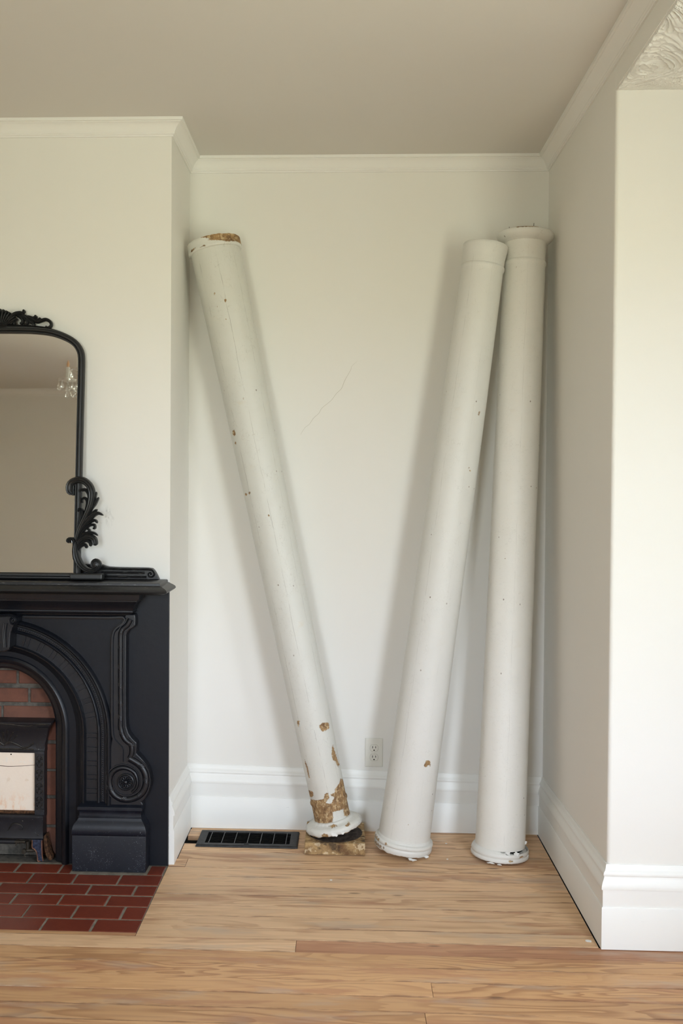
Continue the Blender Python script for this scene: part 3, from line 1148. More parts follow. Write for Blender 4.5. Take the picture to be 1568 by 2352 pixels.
# moulded shelf, frieze moulding, plinths
m = MB().rect_loft([(.9965, .48, -.44), (.996, .612, -.535), (.999, .622, -.545), (1.003, .632, -.555), (1.008, .6365, -.5595), (1.0145, .634, -.557), (1.0195, .626, -.549), (1.0235, .617, -.540),
                    (1.0265, .6125, -.5355), (1.0275, .6075, -.5305), (1.0355, .6065, -.5295), (1.037, .604, -.527), (1.037, .5, -.45)], 0, YC - .0005)
man_part(m, 'shelf', 'shelf', smooth=32)
fr = [(.905, .464, -.4285), (.910, .466, -.444), (.9135, .470, -.449), (.916, .4745, -.450), (.918, .486, -.457), (.922, .494, -.462), (.9265, .4975, -.466), (.931, .496, -.465), (.9325, .499, -.469), (.936, .500, -.471),
      (.945, .5025, -.476), (.955, .508, -.486), (.963, .515, -.495), (.967, .5195, -.500), (.9725, .520, -.501), (.974, .5265, -.507), (.985, .5295, -.510), (.9965, .532, -.513)]
man_part(MB().rect_loft(fr, 0, -.402), 'frieze_moulding', 'iron', smooth=30)
plv = [(.001, .1315, -.465), (.126, .1325, -.465), (.129, .1318, -.4642), (.131, .1325, -.466), (.138, .1335, -.4685), (.148, .1335, -.469), (.158, .131, -.467), (.168, .127, -.463), (.176, .1205, -.457),
       (.182, .1165, -.4545), (.187, .1135, -.4525), (.189, .1125, -.4515), (.1905, .1145, -.453), (.1935, .1145, -.453), (.195, .1115, -.4505), (.203, .1105, -.450), (.209, .111, -.4505), (.2135, .1145, -.4535),
       (.2165, .1168, -.456), (.2245, .1168, -.456), (.2275, .115, -.454), (.238, .108, -.43)]
for s in (1, -1):
    man_part(MB().rect_loft(plv, s * .4148, -.4015), 'plinth', 'iron_dusty', smooth=30, bevel=.0015)

# scrolled pilasters
sil = [(.46, .916), (.499, .916), (.5012, .905), (.5012, .8754), (.492, .867), (.4786, .8594), (.472, .850), (.4683, .839), (.468, .70), (.4684, .5532), (.4708, .5126), (.477, .492), (.4868, .4767), (.498, .465), (.5072, .4568), (.5065, .4184),
       (.520, .406), (.5324, .3917), (.545, .375), (.5529, .356), (.5565, .335), (.5576, .3109), (.554, .290), (.5487, .2746), (.538, .256), (.5261, .243), (.531, .236), (.531, .2285), (.412, .2285), (.412, .44), (.4185, .475), (.4185, .80), (.4216, .849), (.4574, .885), (.462, .91)]
fil = [(.10, .9025), (.25, .9025), (.40, .9025), (.459, .9035), (.4565, .885), (.435, .869), (.4216, .849), (.4175, .81), (.4178, .70), (.4182, .53), (.4225, .475), (.438, .452), (.4535, .436), (.4545, .410), (.4545, .388)]
rope = [(.4844, .8985), (.4733, .878), (.4577, .8644), (.4497, .8443), (.4489, .8087), (.4491, .74), (.4493, .675), (.4500, .60), (.4507, .54), (.4508, .5078), (.4635, .4723), (.4883, .4482), (.4906, .4191), (.4830, .401)]
spiral = [(.4830, .401), (.5176, .3794), (.5385, .3485), (.5415, .3084), (.5248, .2742), (.4912, .2557), (.4553, .2550), (.4258, .2723), (.4123, .3013), (.4131, .3327), (.4277, .3556), (.4526, .3673), (.4800, .3640), (.5030, .3479), (.5120, .3212), (.5080, .2960), (.4930, .2800)]
for s in (1, -1):
    sx = lambda pts: [(s * x, z) for x, z in pts]
    pil = man_part(MB().prism(sx(sil), -.440, -.4015), 'pilaster', 'iron', bevel=.004)
    part = lambda mm, nm, **kw: mm.moved(0, -YC, 0).build(nm, 'iron', pil, **kw)
    part(MB().stroke(sx(fil), .0065, -.428, .017, prof=((-1, 0), (-1, .55), (-.3, .6), (-.2, 1), (.6, 1), (1, .8), (1, 0)), n=90, taper=1.0), 'fillet', smooth=35)
    m = MB().stroke(sx(rope), [.0135, .0125, .0125, .0125, .0125, .013, .0125], -.440, .010, prof=((-1, 0), (-1, .45), (-.74, .45), (-.64, .22), (-.55, .55), (-.3, .9), (0, 1), (.3, .9), (.55, .55), (.64, .22), (.74, .45), (1, .45), (1, 0)), n=110, taper=1.0)
    part(m, 'reeded_band', smooth=40)
    m = MB().stroke(sx(spiral), [.0165, .0165, .016, .0155, .015, .013, .010, .007], -.440, .011, prof=((-1, 0), (-1, .45), (-.74, .45), (-.64, .22), (-.55, .55), (-.3, .9), (0, 1), (.3, .9), (.55, .55), (.64, .22), (.74, .45), (1, .45), (1, 0)), n=120, taper=1.0)
    part(m, 'scroll', smooth=40)
    # crossed ribbon ties
    Pth = spline(rope, 60) + spline(spiral, 90)[2:56]
    for idx in (6, 13, 21, 28, 35, 41, 47, 53, 66, 76, 86, 97, 108):
        a, b = Pth[idx - 1], Pth[idx + 1]
        tx, tz = b[0] - a[0], b[1] - a[1]
        q = math.hypot(tx, tz); tx /= q; tz /= q
        nx_, nz_ = -tz, tx
        c = Pth[idx]
        w = .0082 if idx < 60 else .0100
        m = MB()
        for off in (-.0048, 0.0, .0048):
            p0 = (s * (c[0] + nx_ * w + tx * (off + .007)), c[1] + nz_ * w + tz * (off + .007))
            p1 = (s * (c[0] - nx_ * w + tx * (off - .007)), c[1] - nz_ * w + tz * (off - .007))
            m.stroke([p0, ((p0[0] + p1[0]) / 2, (p0[1] + p1[1]) / 2), p1], .0021, -.440, .0122 if idx > 60 else .0112, prof=((-1, 0), (-.9, .9), (0, 1), (.9, .9), (1, 0)), n=9, taper=[.5, .88, 1.0, .88, .5], back=-.438)
        part(m, 'ribbon_tie', smooth=50)
    # rosette
    rc = (s * .4694, .3159)
    m = MB().lathe([(.031, -.440), (.0305, -.446), (.027, -.449), (.0235, -.446), (.0225, -.443), (.0, -.443)], 36, (rc[0], 0, rc[1]), 'y', False)
    rs = part(m, 'rosette', smooth=40)
    for k in range(12):
        a = 2 * math.pi * k / 12
        m = MB().stroke([(rc[0] + r * math.cos(a), rc[1] + r * math.sin(a)) for r in (.0075, .014, .0215)], [.002, .0038, .0042, .002], -.443, .0055, prof=((-1, 0), (-.6, .7), (0, 1), (.6, .7), (1, 0)), n=7)
        m.moved(0, -YC, 0).build('petal', 'iron', rs, smooth=60)
    MB().lathe([(.0075, -.442), (.0072, -.447), (.005, -.450), (.0, -.451)], 16, (rc[0], -YC, rc[1]), 'y', False).build('boss', 'iron', rs, smooth=60)

# low ledge along the wall at the back of the shelf, with scrolled ends
led = [(.3694, 1.0905), (.385, 1.0845), (.3967, 1.082), (.4329, 1.0802), (.5385, 1.0795), (.5536, 1.0775), (.5610, 1.071), (.5657, 1.0642), (.572, 1.053), (.5793, 1.0375)]
poly = led + [(-x, z) for x, z in reversed(led)]
lo = man_part(MB().prism(poly, -.4125, YC - .0005), 'ledge', 'shelf', bevel=.002)
for s in (1, -1):
    m = MB()
    m.stroke([(s * .372, 1.0615), (s * .45, 1.0615), (s * .528, 1.0615)], .0045, -.4125, .004, n=12, taper=1.0)
    m.stroke([(s * .372, 1.0465), (s * .45, 1.0465), (s * .535, 1.0465)], .0045, -.4125, .005, n=12, taper=1.0)
    m.stroke([(s * .36, 1.076), (s * .45, 1.0745), (s * .545, 1.0735), (s * .5595, 1.066), (s * .5625, 1.056), (s * .555, 1.0475), (s * .545, 1.0485), (s * .5405, 1.056), (s * .546, 1.0625), (s * .5525, 1.0585), (s * .549, 1.0555)],
             [.0045, .0045, .0045, .004, .0035, .0025], -.4125, .007, n=70)
    m.moved(0, -YC, 0).build('ledge_scroll', 'shelf', lo, smooth=45)

# ------------------------------------------------------------------ gas heater in the firebox
ht = empty('gas_heater', (XC, -.36, 0), 'antique cast iron gas heater with cream ceramic panel in the firebox', 'heater')


def ht_part(m, name, mat='heater', **kw):
    """x from the centre line, y and z in room coordinates"""
    return m.moved(0, .36, 0).build(name, mat, ht, **kw)


# flared hood, curving forward to its lip
hp = [(.392, -.366, .1505), (.400, -.368, .1515), (.404, -.364, .151), (.42, -.3645, .1515), (.44, -.367, .154), (.46, -.372, .158), (.48, -.381, .165), (.495, -.391, .174), (.504, -.399, .182), (.508, -.402, .1855), (.512, -.402, .1865), (.514, -.398, .186)]
m = MB().loft([[(-w, y, z), (w, y, z), (w, -.334, z), (-w, -.334, z)] for z, y, w in hp])
hood = ht_part(m, 'hood', smooth=50)
hood_y = lambda z: float(np.interp(z, [q[0] for q in hp], [q[1] for q in hp]))
m = MB()
for s in (1, -1):
    # scalloped drapery under the lip and rays of the cast shell
    for pts, w in (([(0, .507), (.04, .504), (.075, .499), (.105, .498), (.128, .506), (.175, .508)], .0022), ([(0, .418), (.022, .431), (.05, .421), (.075, .410), (.095, .417), (.112, .430)], .0035), ([(.0, .405), (.05, .4055), (.11, .405)], .003)):
        ps = spline(pts, 30)
        m.tube([(s * x, hood_y(z) - .001, z) for x, z in ps], w, 6)
    for a0, a1 in (((.0, .42), (.003, .472)), ((.004, .42), (.020, .478)), ((.009, .42), (.038, .470)), ((.015, .422), (.052, .458))):
        m.tube([(s * (a0[0] + (a1[0] - a0[0]) * t), hood_y(a0[1] + (a1[1] - a0[1]) * t) - .0012, a0[1] + (a1[1] - a0[1]) * t) for t in (0, .25, .5, .75, 1)], [.0010, .0012, .0014, .0018, .0026], 6)
m.moved(0, .36, 0).build('cast_relief', 'heater_relief', hood, smooth=50)
for s in (1, -1):
    for z0, z1, nm in ((.408, .492, 'hood_panel'),):
        m = MB()
        zz = [z0 + (z1 - z0) * i / 8 for i in range(9)]
        m.loft([[(s * (.121 + (z - z0) * .12), hood_y(z) - .003, z), (s * (.147 + (z - z0) * .30), hood_y(z) - .003, z), (s * (.147 + (z - z0) * .30), hood_y(z) + .003, z), (s * (.121 + (z - z0) * .12), hood_y(z) + .003, z)] for z in zz])
        m.moved(0, .36, 0).build(nm, 'heater', hood, smooth=40)
    pm = MB().box(s * .1145, s * .1505, -.370, -.334, .155, .3985)
    up = ht_part(pm, 'upright', bevel=.002)
    m = MB()
    # raised rim and cast arabesque
    for x0, x1, z0, z1 in ((.1165, .1185, .186, .388), (.1465, .1485, .186, .388), (.1165, .1485, .386, .388), (.1165, .1485, .186, .188)):
        m.box(s * x0, s * x1, -.3725, -.369, z0, z1)
    for k in range(4):
        zc = .212 + k * .050
        for q in (1, -1):
            for pts, w in (([(0, -.021), (.006, -.018), (.004, -.008), (.003, 0), (.004, .008), (.007, .016), (.002, .020)], [.0012, .0016, .0011, .0010, .0011, .0016, .001]),
                           ([(.004, -.012), (.0095, -.014), (.0105, -.006), (.007, -.004)], [.001, .0014, .0014, .0008]), ([(.004, .010), (.0098, .006), (.0105, .014), (.0075, .016)], [.001, .0014, .0014, .0008])):
                m.stroke([(s * (.1325 + q * x), zc + z) for x, z in pts], w, -.370, .0024, prof=((-1, 0), (0, 1), (1, 0)), n=16)
        m.stroke([(s * .1325, zc - .005), (s * .1325, zc), (s * .1325, zc + .005)], [.0008, .0024, .0008], -.370, .003, prof=((-1, 0), (0, 1), (1, 0)), n=8)
    m.moved(0, .36, 0).build('cast_relief', 'heater_relief', up, smooth=45)
ht_part(MB().box(-.1145, .1145, -.362, -.350, .178, .398), 'ceramic_panel', 'ceramic', bevel=.001)
m = MB().stroke([(-.1144, .336), (-.03, .342), (.015, .3395), (.055, .3415), (.1144, .346)], [.0011, .0009, .0011, .0008, .0007], -.3622, .0003, prof=((-1, 0), (0, 1), (1, 0)), n=40, taper=1.0, back=-.3615)
ht_part(m, 'panel_crack', simple('scorched_crack', (0.09, 0.045, 0.03), 0.9, 0.1))
ht_part(MB().lathe([(.0026, -.3625), (.0, -.3626)], 12, (.0251, 0, .3842), 'y', False), 'peephole', 'dark')
ht_part(MB().rect_loft([(.166, .1145, -.364), (.170, .1145, -.368), (.175, .1145, -.368), (.1785, .1145, -.364)], 0, -.345), 'ledge_bar', 'rust')
rail = ht_part(MB().rect_loft([(.079, .150, -.380), (.083, .1515, -.3825), (.089, .150, -.3805), (.150, .149, -.3795), (.157, .151, -.3825), (.163, .1505, -.382), (.166, .149, -.378)], 0, -.338), 'bottom_rail', smooth=35)
m = MB()
for s in (1, -1):
    m.stroke([(s * .02, .11), (s * .04, .135), (s * .07, .13), (s * .075, .115), (s * .06, .112)], [.002, .003, .002, .001], -.3795, .003, n=20)
    m.lathe([(.0028, -.3835), (.0018, -.3845), (0, -.385)], 10, (s * .133, 0, .096), 'y', False)
    m.lathe([(.0028, -.3825), (.0018, -.3835), (0, -.384)], 10, (s * .075, 0, .146), 'y', False)
m.moved(0, .36, 0).build('cast_relief', 'heater_relief', rail, smooth=45)
for s in (1, -1):
    # front foot: blue enamel bracket with a copper coloured edge, rusty side bracket behind
    ft = [(.112, .079), (.149, .079), (.1495, .05), (.150, .025), (.1525, .0008), (.1335, .0008), (.131, .018), (.1275, .036), (.120, .0455), (.112, .050)]
    fo = ht_part(MB().prism([(s * x, z) for x, z in ft], -.387, -.380), 'foot', 'blue_enamel', bevel=.001)
    m = MB().stroke([(s * x, z) for x, z in [(.113, .078), (.113, .052), (.1205, .0465), (.1283, .036), (.132, .018), (.1345, .002), (.143, .0025)]], .0018, -.387, .0022, n=40, taper=1.0)
    m.stroke([(s * x, z) for x, z in [(.148, .078), (.1485, .05), (.1495, .025), (.153, .003)]], .0018, -.387, .0022, n=24, taper=1.0)
    m.moved(0, .36, 0).build('foot_edge', 'copper_edge', fo, smooth=50)
    sd = [(.1505, .088), (.160, .098), (.164, .07), (.168, .045), (.175, .022), (.1825, .012), (.1835, .004), (.176, .001), (.168, .003), (.160, .018), (.154, .042), (.1515, .065)]
    ht_part(MB().prism([(s * x, z) for x, z in sd], -.378, -.345), 'side_bracket', 'rust', bevel=.002)
ht_part(MB().tube([(-.16, -.372, .066), (.05, -.372, .0655)], .008, 12), 'burner_pipe', 'heater', smooth=50)
m = MB().tube([(.045, -.374, .066), (.062, -.374, .066)], .0065, 12).tube([(.060, -.374, .0665), (.078, -.374, .0665)], [.0048, .0052], 12)
m.tube([(.078, -.374, .0665), (.083, -.374, .0665)], .0062, 8)
m.tube([(.050, -.376, .062), (.049, -.378, .052)], [.004, .003], 8)
ht_part(m, 'burner_valve', 'valve', smooth=40)
m = MB().tube([(.091, -.372, .068), (.091, -.372, .038)], .0062, 12).tube([(.080, -.376, .035), (.121, -.372, .0365)], [.0062, .0048], 12)
m.lathe([(.009, -.386), (.0095, -.378), (.007, -.372)], 14, (.081, 0, .0345), 'y')
m.tube([(.083, -.388, .030), (.088, -.390, .018)], [.0018, .0012], 8)
ht_part(m, 'gas_cock', 'valve', smooth=40)

# ------------------------------------------------------------------ mirror on the mantel, leaning back against the wall
MZ, MY = 1.0745, -.455
mir = empty('wall_mirror', (XC, MY, MZ), 'arched mirror with black carved acanthus frame leaning on the mantel shelf', 'mirror', None, (-math.radians(3.1), 0, 0))
half = [(.2960, -.034), (.2962, .15), (.2967, .385), (.2976, .5444), (.2988, .6942), (.2985, .7542), (.2923, .7843), (.2715, .812), (.2318, .8346), (.1817, .8503), (.1164, .857), (.06, .8582), (0, .8585)]
ctr = spline(half, 90)
full = ctr + [(-x, z) for x, z in reversed(ctr[:-1])]
fp = [(-.0125, .002), (-.0125, -.006), (-.0105, -.0095), (-.0075, -.0095), (-.006, -.0075), (-.0045, -.0105), (-.0015, -.0135), (.002, -.0135), (.0045, -.0115), (.0065, -.0125), (.0095, -.0125), (.0122, -.009), (.0125, -.004), (.0118, .005), (-.008, .007)]
rings = []
for i, (x, z) in enumerate(full):
    a, b = full[max(i - 1, 0)], full[min(i + 1, len(full) - 1)]
    tx, tz = b[0] - a[0], b[1] - a[1]
    q = math.hypot(tx, tz)
    nx_, nz_ = tz / q, -tx / q       # outward on the right stile
    rings.append([(x + nx_ * o, y, z + nz_ * o) for o, y in fp])
MB().loft(rings).build('frame', 'mirror_frame', mir, smooth=35)
inn = [(x - .0, z) for x, z in full]
glass = [(x, z) for x, z in full if z > -.03]
gv = [(x * .985, z) for x, z in glass]
MB().prism(gv, .002, .006).build('glass', 'mirror', mir)
MB().loft([[(-.285, y, z), (.285, y, z)] for y, z in ((.012, -.034), (-.008, -.034), (-.011, -.030), (-.011, -.026), (-.008, -.0245), (-.011, -.022), (-.011, -.017), (-.006, -.0145), (-.003, -.0115), (.002, -.0115))], closed=False).build('bottom_rail', 'mirror_frame', mir, smooth=30)

orn = {
    'a': ([(.2803, .2651), (.2681, .2798), (.27, .3035), (.2883, .3169), (.3151, .3171), (.3378, .2995), (.3481, .2744), (.3462, .2449), (.3378, .2153), (.3264, .1887), (.3121, .1591), (.3007, .1295), (.2938, .1)], [.012, .0135, .012, .0125, .0125, .0115, .010, .009, .008, .007, .006], .016),
    'b': ([(.307, .2727), (.3068, .2815), (.3247, .2831), (.3369, .2655), (.3375, .236), (.3277, .2005), (.3092, .1532)], [.005, .0065, .007, .0065, .006, .005, .004], .013),
    'c': ([(.3142, .2358), (.3119, .2476), (.3222, .255), (.3308, .2418), (.3283, .2182), (.3204, .1916)], [.003, .0045, .005, .005, .0045, .003], .012),
    'd': ([(.2969, .2047), (.3051, .2157), (.3142, .2078), (.3122, .1827), (.3032, .1531), (.2978, .1236)], [.004, .0055, .006, .006, .005, .004], .012),
    'e': ([(.3065, .1355), (.3266, .1769), (.3529, .2036), (.3676, .2149)], [.004, .006, .0065, .004], .012),
    'f': ([(.3178, .1709), (.3379, .2124), (.3521, .2479), (.3629, .2775)], [.004, .007, .0085, .0085, .004], .013),
    'g': ([(.3236, .1798), (.3467, .2183), (.3598, .2361), (.3713, .2583)], [.004, .006, .006, .0035], .010),
    'h': ([(.3037, .1296), (.321, .1592), (.3443, .1859), (.3679, .2008), (.3903, .1936)], [.004, .007, .010, .0085, .002], .014),
    'i': ([(.2979, .1177), (.3153, .1473), (.3387, .1681), (.3594, .1757), (.3685, .1654)], [.004, .006, .0065, .006, .004], .013),
    'j': ([(.2981, .1089), (.3155, .1355), (.3389, .1564), (.3567, .1595), (.3593, .1483), (.351, .1476)], [.004, .005, .0055, .005, .005, .004], .012),
    'k': ([(.2983, .1001), (.3127, .1267), (.3334, .1313), (.3407, .1387), (.3316, .1475)], [.004, .005, .005, .005, .004], .011),
    'l': ([(.2955, .0883), (.3099, .1149), (.3364, .1298), (.3572, .13), (.3707, .1213)], [.004, .006, .007, .006, .0025], .013),
    'm': ([(.2957, .0794), (.3101, .1046), (.3366, .1166), (.3576, .1094), (.3639, .0859)], [.004, .007, .010, .011, .009], .014),
    'n': ([(.2958, .0721), (.3073, .0928), (.3279, .1047), (.3429, .0975), (.3462, .0828)], [.004, .006, .007, .0065, .005], .013),
    'o': ([(.2989, .0633), (.3105, .084), (.3253, .0885), (.3329, .0768)], [.004, .006, .006, .005], .012),
    'p': ([(.2938, .1), (.2943, .0706), (.3008, .0413), (.3147, .0164), (.3388, -.001), (.364, -.0007), (.3801, .0141), (.3783, .0288), (.3648, .036), (.3531, .0271), (.354, .0124), (.363, .0072), (.3688, .0155), (.3627, .0213)], [.006, .009, .0125, .0125, .0105, .0085, .007, .006, .005, .004, .003], .017),
    'q': ([(.2701, .0945), (.2631, .1021), (.2683, .1092), (.2818, .1073), (.2865, .0926), (.2855, .0646), (.2905, .0353), (.3088, .0105)], [.005, .006, .006, .005, .0055, .0055, .005, .004], .012)}
LEAF = ((-1, 0), (-.93, .42), (-.68, .80), (-.40, .64), (0, 1), (.40, .64), (.68, .80), (.93, .42), (1, 0))
crest = {
    'a': ([(.0537, .8732), (.0556, .8822), (.0483, .8852), (.0424, .8792), (.0374, .8867), (.041, .9018), (.0559, .9138), (.074, .9168), (.0876, .9153)], [.005, .005, .005, .006, .0065, .0075, .008, .008, .006], .014),
    'b': ([(.0604, .9123), (.08, .9168), (.0889, .9229), (.0837, .9295)], [.006, .006, .005, .004], .013),
    'c': ([(.0605, .9078), (.0878, .9063), (.1092, .8913), (.1247, .8762), (.1203, .8663)], [.005, .008, .009, .0075, .004], .013),
    'd': ([(.0665, .9123), (.0835, .8943), (.0808, .8807), (.0731, .8831)], [.006, .007, .006, .0035], .012),
    'e': ([(.0878, .9063), (.1018, .8867), (.096, .8762), (.0884, .8777)], [.006, .007, .005, .003], .012),
    'f': ([(.0968, .9063), (.1212, .8958), (.1365, .8867), (.1515, .8903), (.1681, .8943), (.1833, .8867), (.188, .8747), (.1807, .8651), (.1701, .8663), (.1694, .8729)], [.006, .008, .008, .0065, .006, .0062, .006, .0055, .005, .004], .014),
    'g': ([(.1152, .8973), (.1317, .9033), (.127, .9096)], [.005, .0055, .0035], .012),
    'h': ([(.1304, .8897), (.1424, .8943), (.1489, .9006)], [.004, .005, .003], .011)}
for s in (1, -1):
    side = MB().box(s * .2766, s * .3931, -.030, .008, -.034, -.012).build('side_ornament', 'mirror_frame', mir, bevel=.005)
    for key_, (pts, w, hh) in orn.items():
        lift = {'a': -.016, 'p': -.016, 'h': -.014, 'm': -.014}.get(key_, -.011)
        MB().stroke([(s * x, z) for x, z in pts], w, lift, hh * .8, prof=LEAF, n=44, back=lift + .006, tip=.07).build('acanthus_leaf', 'mirror_frame', side, smooth=60)
    MB().lathe([(.0165, -.010), (.0155, -.015), (.006, -.018), (.0, -.0185)], 24, (s * .3655, 0, .018), 'y', False).build('scroll_eye', 'mirror_frame', side, smooth=60)
    top = MB().stroke([(s * .005, .871), (s * .06, .8715), (s * .115, .870), (s * .175, .864)], [.004, .004, .0035, .003], -.006, .008, n=30, back=.004).build('crest_ornament', 'mirror_frame', mir, smooth=50)
    for key_, (pts, w, hh) in crest.items():
        MB().stroke([(s * x, z) for x, z in pts], w, -.007, hh * .8, prof=LEAF, n=40, back=-.001, tip=.08).build('acanthus_leaf', 'mirror_frame', top, smooth=60)
shell = MB().stroke([(-.03, .872), (0, .874), (.03, .872)], [.008, .012, .008], -.006, .014, n=16, back=.004).build('crest_shell', 'mirror_frame', mir, smooth=50)
for k in range(-6, 7):
    a = math.radians(90 - k * 9.5)
    r = .062 - abs(k) * .0018
    b0 = (k * .0032, .871)
    MB().stroke([b0, (b0[0] + .5 * r * math.cos(a), .871 + .5 * r * math.sin(a)), (b0[0] + r * math.cos(a), .871 + r * math.sin(a))], [.0025, .004, .0056, .0035], -.006, .011, prof=((-1, 0), (-.6, .7), (0, 1), (.6, .7), (1, 0)), n=14, back=.004).build('shell_rib', 'mirror_frame', shell, smooth=60)


# ------------------------------------------------------------------ columns
def poly_sdf(L, Hh, poly):
    """signed distance (positive inside) of points to a polygon, numpy"""
    px = np.array([p[0] for p in poly]); pz = np.array([p[1] for p in poly])
    d = np.full(L.shape, 1e9); inside = np.zeros(L.shape, bool)
    n = len(poly)
    for i in range(n):
        x0, z0, x1, z1 = px[i], pz[i], px[(i + 1) % n], pz[(i + 1) % n]
        ex, ez = x1 - x0, z1 - z0
        t = np.clip(((L - x0) * ex + (Hh - z0) * ez) / (ex * ex + ez * ez + 1e-12), 0, 1)
        d = np.minimum(d, np.hypot(L - x0 - t * ex, Hh - z0 - t * ez))
        c = ((z0 > Hh) != (z1 > Hh)) & (L < ex * (Hh - z0) / (ez if abs(ez) > 1e-9 else 1e-9) + x0)
        inside ^= c
    return np.where(inside, d, -d)


def column_root(name, base, top, label):
    B, T = Vector(base), Vector(top)
    ax = (T - B).normalized()
    view = (B.lerp(T, .5) - CAM).normalized()
    lat = view.cross(ax).normalized()
    back = ax.cross(lat).normalized()
    e = empty(name, base, label, 'column', 'old turned columns leaning in the alcove')
    e.rotation_euler = Matrix((lat, back, ax)).transposed().to_euler()
    return e, (T - B).length


def turned(prof, root, name, mat, dh=.006, segs=120, rough=.0006, chips=(), ragged=None, label=None, spots=()):
    """lathe with fine rings, slight hand-made wobble, and the 'bare' field; prof is (r, h) from low to high"""
    rs, hs = [], []
    for (r0, h0), (r1, h1) in zip(prof, prof[1:]):
        L = math.hypot(r1 - r0, h1 - h0)
        k = max(1, int(L / dh))
        for i in range(k):
            rs.append(r0 + (r1 - r0) * i / k); hs.append(h0 + (h1 - h0) * i / k)
    rs.append(prof[-1][0]); hs.append(prof[-1][1])
    seed = random.random() * 50
    vs = []
    for r, h in zip(rs, hs):
        for i in range(segs):
            a = 2 * math.pi * i / segs
            c, s = math.cos(a), math.sin(a)
            q = r + rough * noise.noise(Vector((c * 2.2 + seed, s * 2.2, h * 9)))
            hh = h
            if ragged:
                hh, q = ragged(a, h, q, r)
            vs.append((q * c, q * s, hh))
    n = segs
    fs = [(k * n + i, k * n + (i + 1) % n, (k + 1) * n + (i + 1) % n, (k + 1) * n + i) for k in range(len(rs) - 1) for i in range(n)]
    fs.append(tuple(range(n - 1, -1, -1)))
    fs.append(tuple((len(rs) - 1) * n + i for i in range(n)))
    me = bpy.data.meshes.new(name)
    me.from_pydata(vs, [], fs)
    me.update()
    me.materials.append(M[mat])
    me.polygons.foreach_set('use_smooth', [True] * len(me.polygons))
    me.set_sharp_from_angle(angle=math.radians(50))
    V = np.array(vs)
    bare = np.full(len(V), -1.0)
    front = V[:, 1] < 0.01
    for poly in chips:
        bare = np.where(front, np.maximum(bare, poly_sdf(V[:, 0], V[:, 2], poly)), bare)
    for l, h, r in spots:
        bare = np.where(front, np.maximum(bare, r - np.hypot((V[:, 0] - l) * 1.4, V[:, 2] - h)), bare)
    at = me.attributes.new('bare', 'FLOAT', 'POINT')
    at.data.foreach_set('value', bare.astype(np.float32))
    o = bpy.data.objects.new(name, me)
    COL.objects.link(o)
    o.parent = root
    if label:
        o['label'] = label
    return o


def flake(root, name, l, h, y, w, hgt, seed, tilt=0.0, mat='flake'):
    """torn scrap of paint standing off the surface"""
    rnd = random.Random(seed)
    pts = []
    for i in range(18):
        a = 2 * math.pi * i / 18
        k = rnd.uniform(.42, 1.0)
        pts.append((w * .5 * math.cos(a) * k, hgt * .5 * math.sin(a) * k))
    m = MB()
    n = len(pts)
    vs = [(x, -.0006, z) for x, z in pts] + [(x, .0006, z) for x, z in pts]
    fs = [tuple(range(n)), tuple(range(2 * n - 1, n - 1, -1))] + [(i, i + n, (i + 1) % n + n, (i + 1) % n) for i in range(n)]
    m.add(vs, fs)
    o = m.build(name, mat, root)
    o.location = (l, y, h)
    o.rotation_euler = (tilt, 0, 0)
    return o


# --- left column (upside down: its slim end stands on the block)
c1, L1 = column_root('leaning_column', (.598, -.165, .0685), (.113, -.12, 2.32), 'badly chipped white column leaning left, its foot on a square block')
chA = [
    [(.021, .4076), (.0352, .4127), (.0493, .4096), (.0587, .4031), (.0565, .3829), (.0284, .3816), (.0225, .3946)],
    [(.0564, .3211), (.0584, .2998), (.0625, .2597), (.067, .2333), (.0584, .2345), (.0535, .2586), (.0456, .2645), (.0455, .2911), (.0527, .3096)],
    [(-.0577, .4378), (-.0471, .4379), (-.0529, .422), (-.0568, .4128), (-.0586, .4263)],
    [(-.0581, .286), (-.0537, .2622), (-.0539, .2341), (-.0543, .2144), (-.0583, .2171), (-.0584, .2437), (-.0601, .2679)],
    [(-.0784, .1581), (-.0654, .1635), (-.0535, .1615), (-.0541, .1473), (-.0637, .1377), (-.0732, .1329), (-.0766, .1436)],
    [(-.0786, .1271), (-.0187, .1326), (-.0091, .152), (.0024, .1525), (.0025, .133), (-.0164, .1171), (.0048, .1103), (.0234, .1299), (.0075, .1429), (.0301, .147), (.0296, .1583), (.0543, .1739), (.0587, .1856), (.068, .1766), (.075, .1141), (.075, .0943),
     (.075, .043), (.0708, .0262), (.0598, .0267), (.055, .0416), (.0447, .0512), (.0471, .0751), (.0323, .0766), (.0054, .0796), (.0009, .0584), (-.0097, .0217), (-.0262, .0292), (-.0462, .0372), (-.0582, .0278), (-.0711, .0266), (-.0792, .0426), (-.0789, .0849), (-.0812, .108)]]
prof = [(.0685, .016), (.069, .040), (.0685, .095), (.0700, .101), (.0725, .105), (.0725, .111), (.0700, .115), (.0685, .120), (.0700, .20), (.0720, .35), (.0800, 1.04), (.0870, 1.7), (.0955, 2.265), (.0955, 2.29)]
turned(prof, c1, 'shaft', 'col_left', .005, 144, .0007, chA, spots=[(0, 2.05, .006), (-.013, 1.98, .003), (-.0356, 2.084, .004), (-.0344, 2.0355, .003), (-.0705, 1.5543, .008), (-.0705, 1.562, .007), (-.0725, 1.5185, .0045), (-.0735, 1.3191, .005), (-.0584, 1.3212, .005), (-.009, 1.6748, .003), (-.0048, 1.2222, .004)])


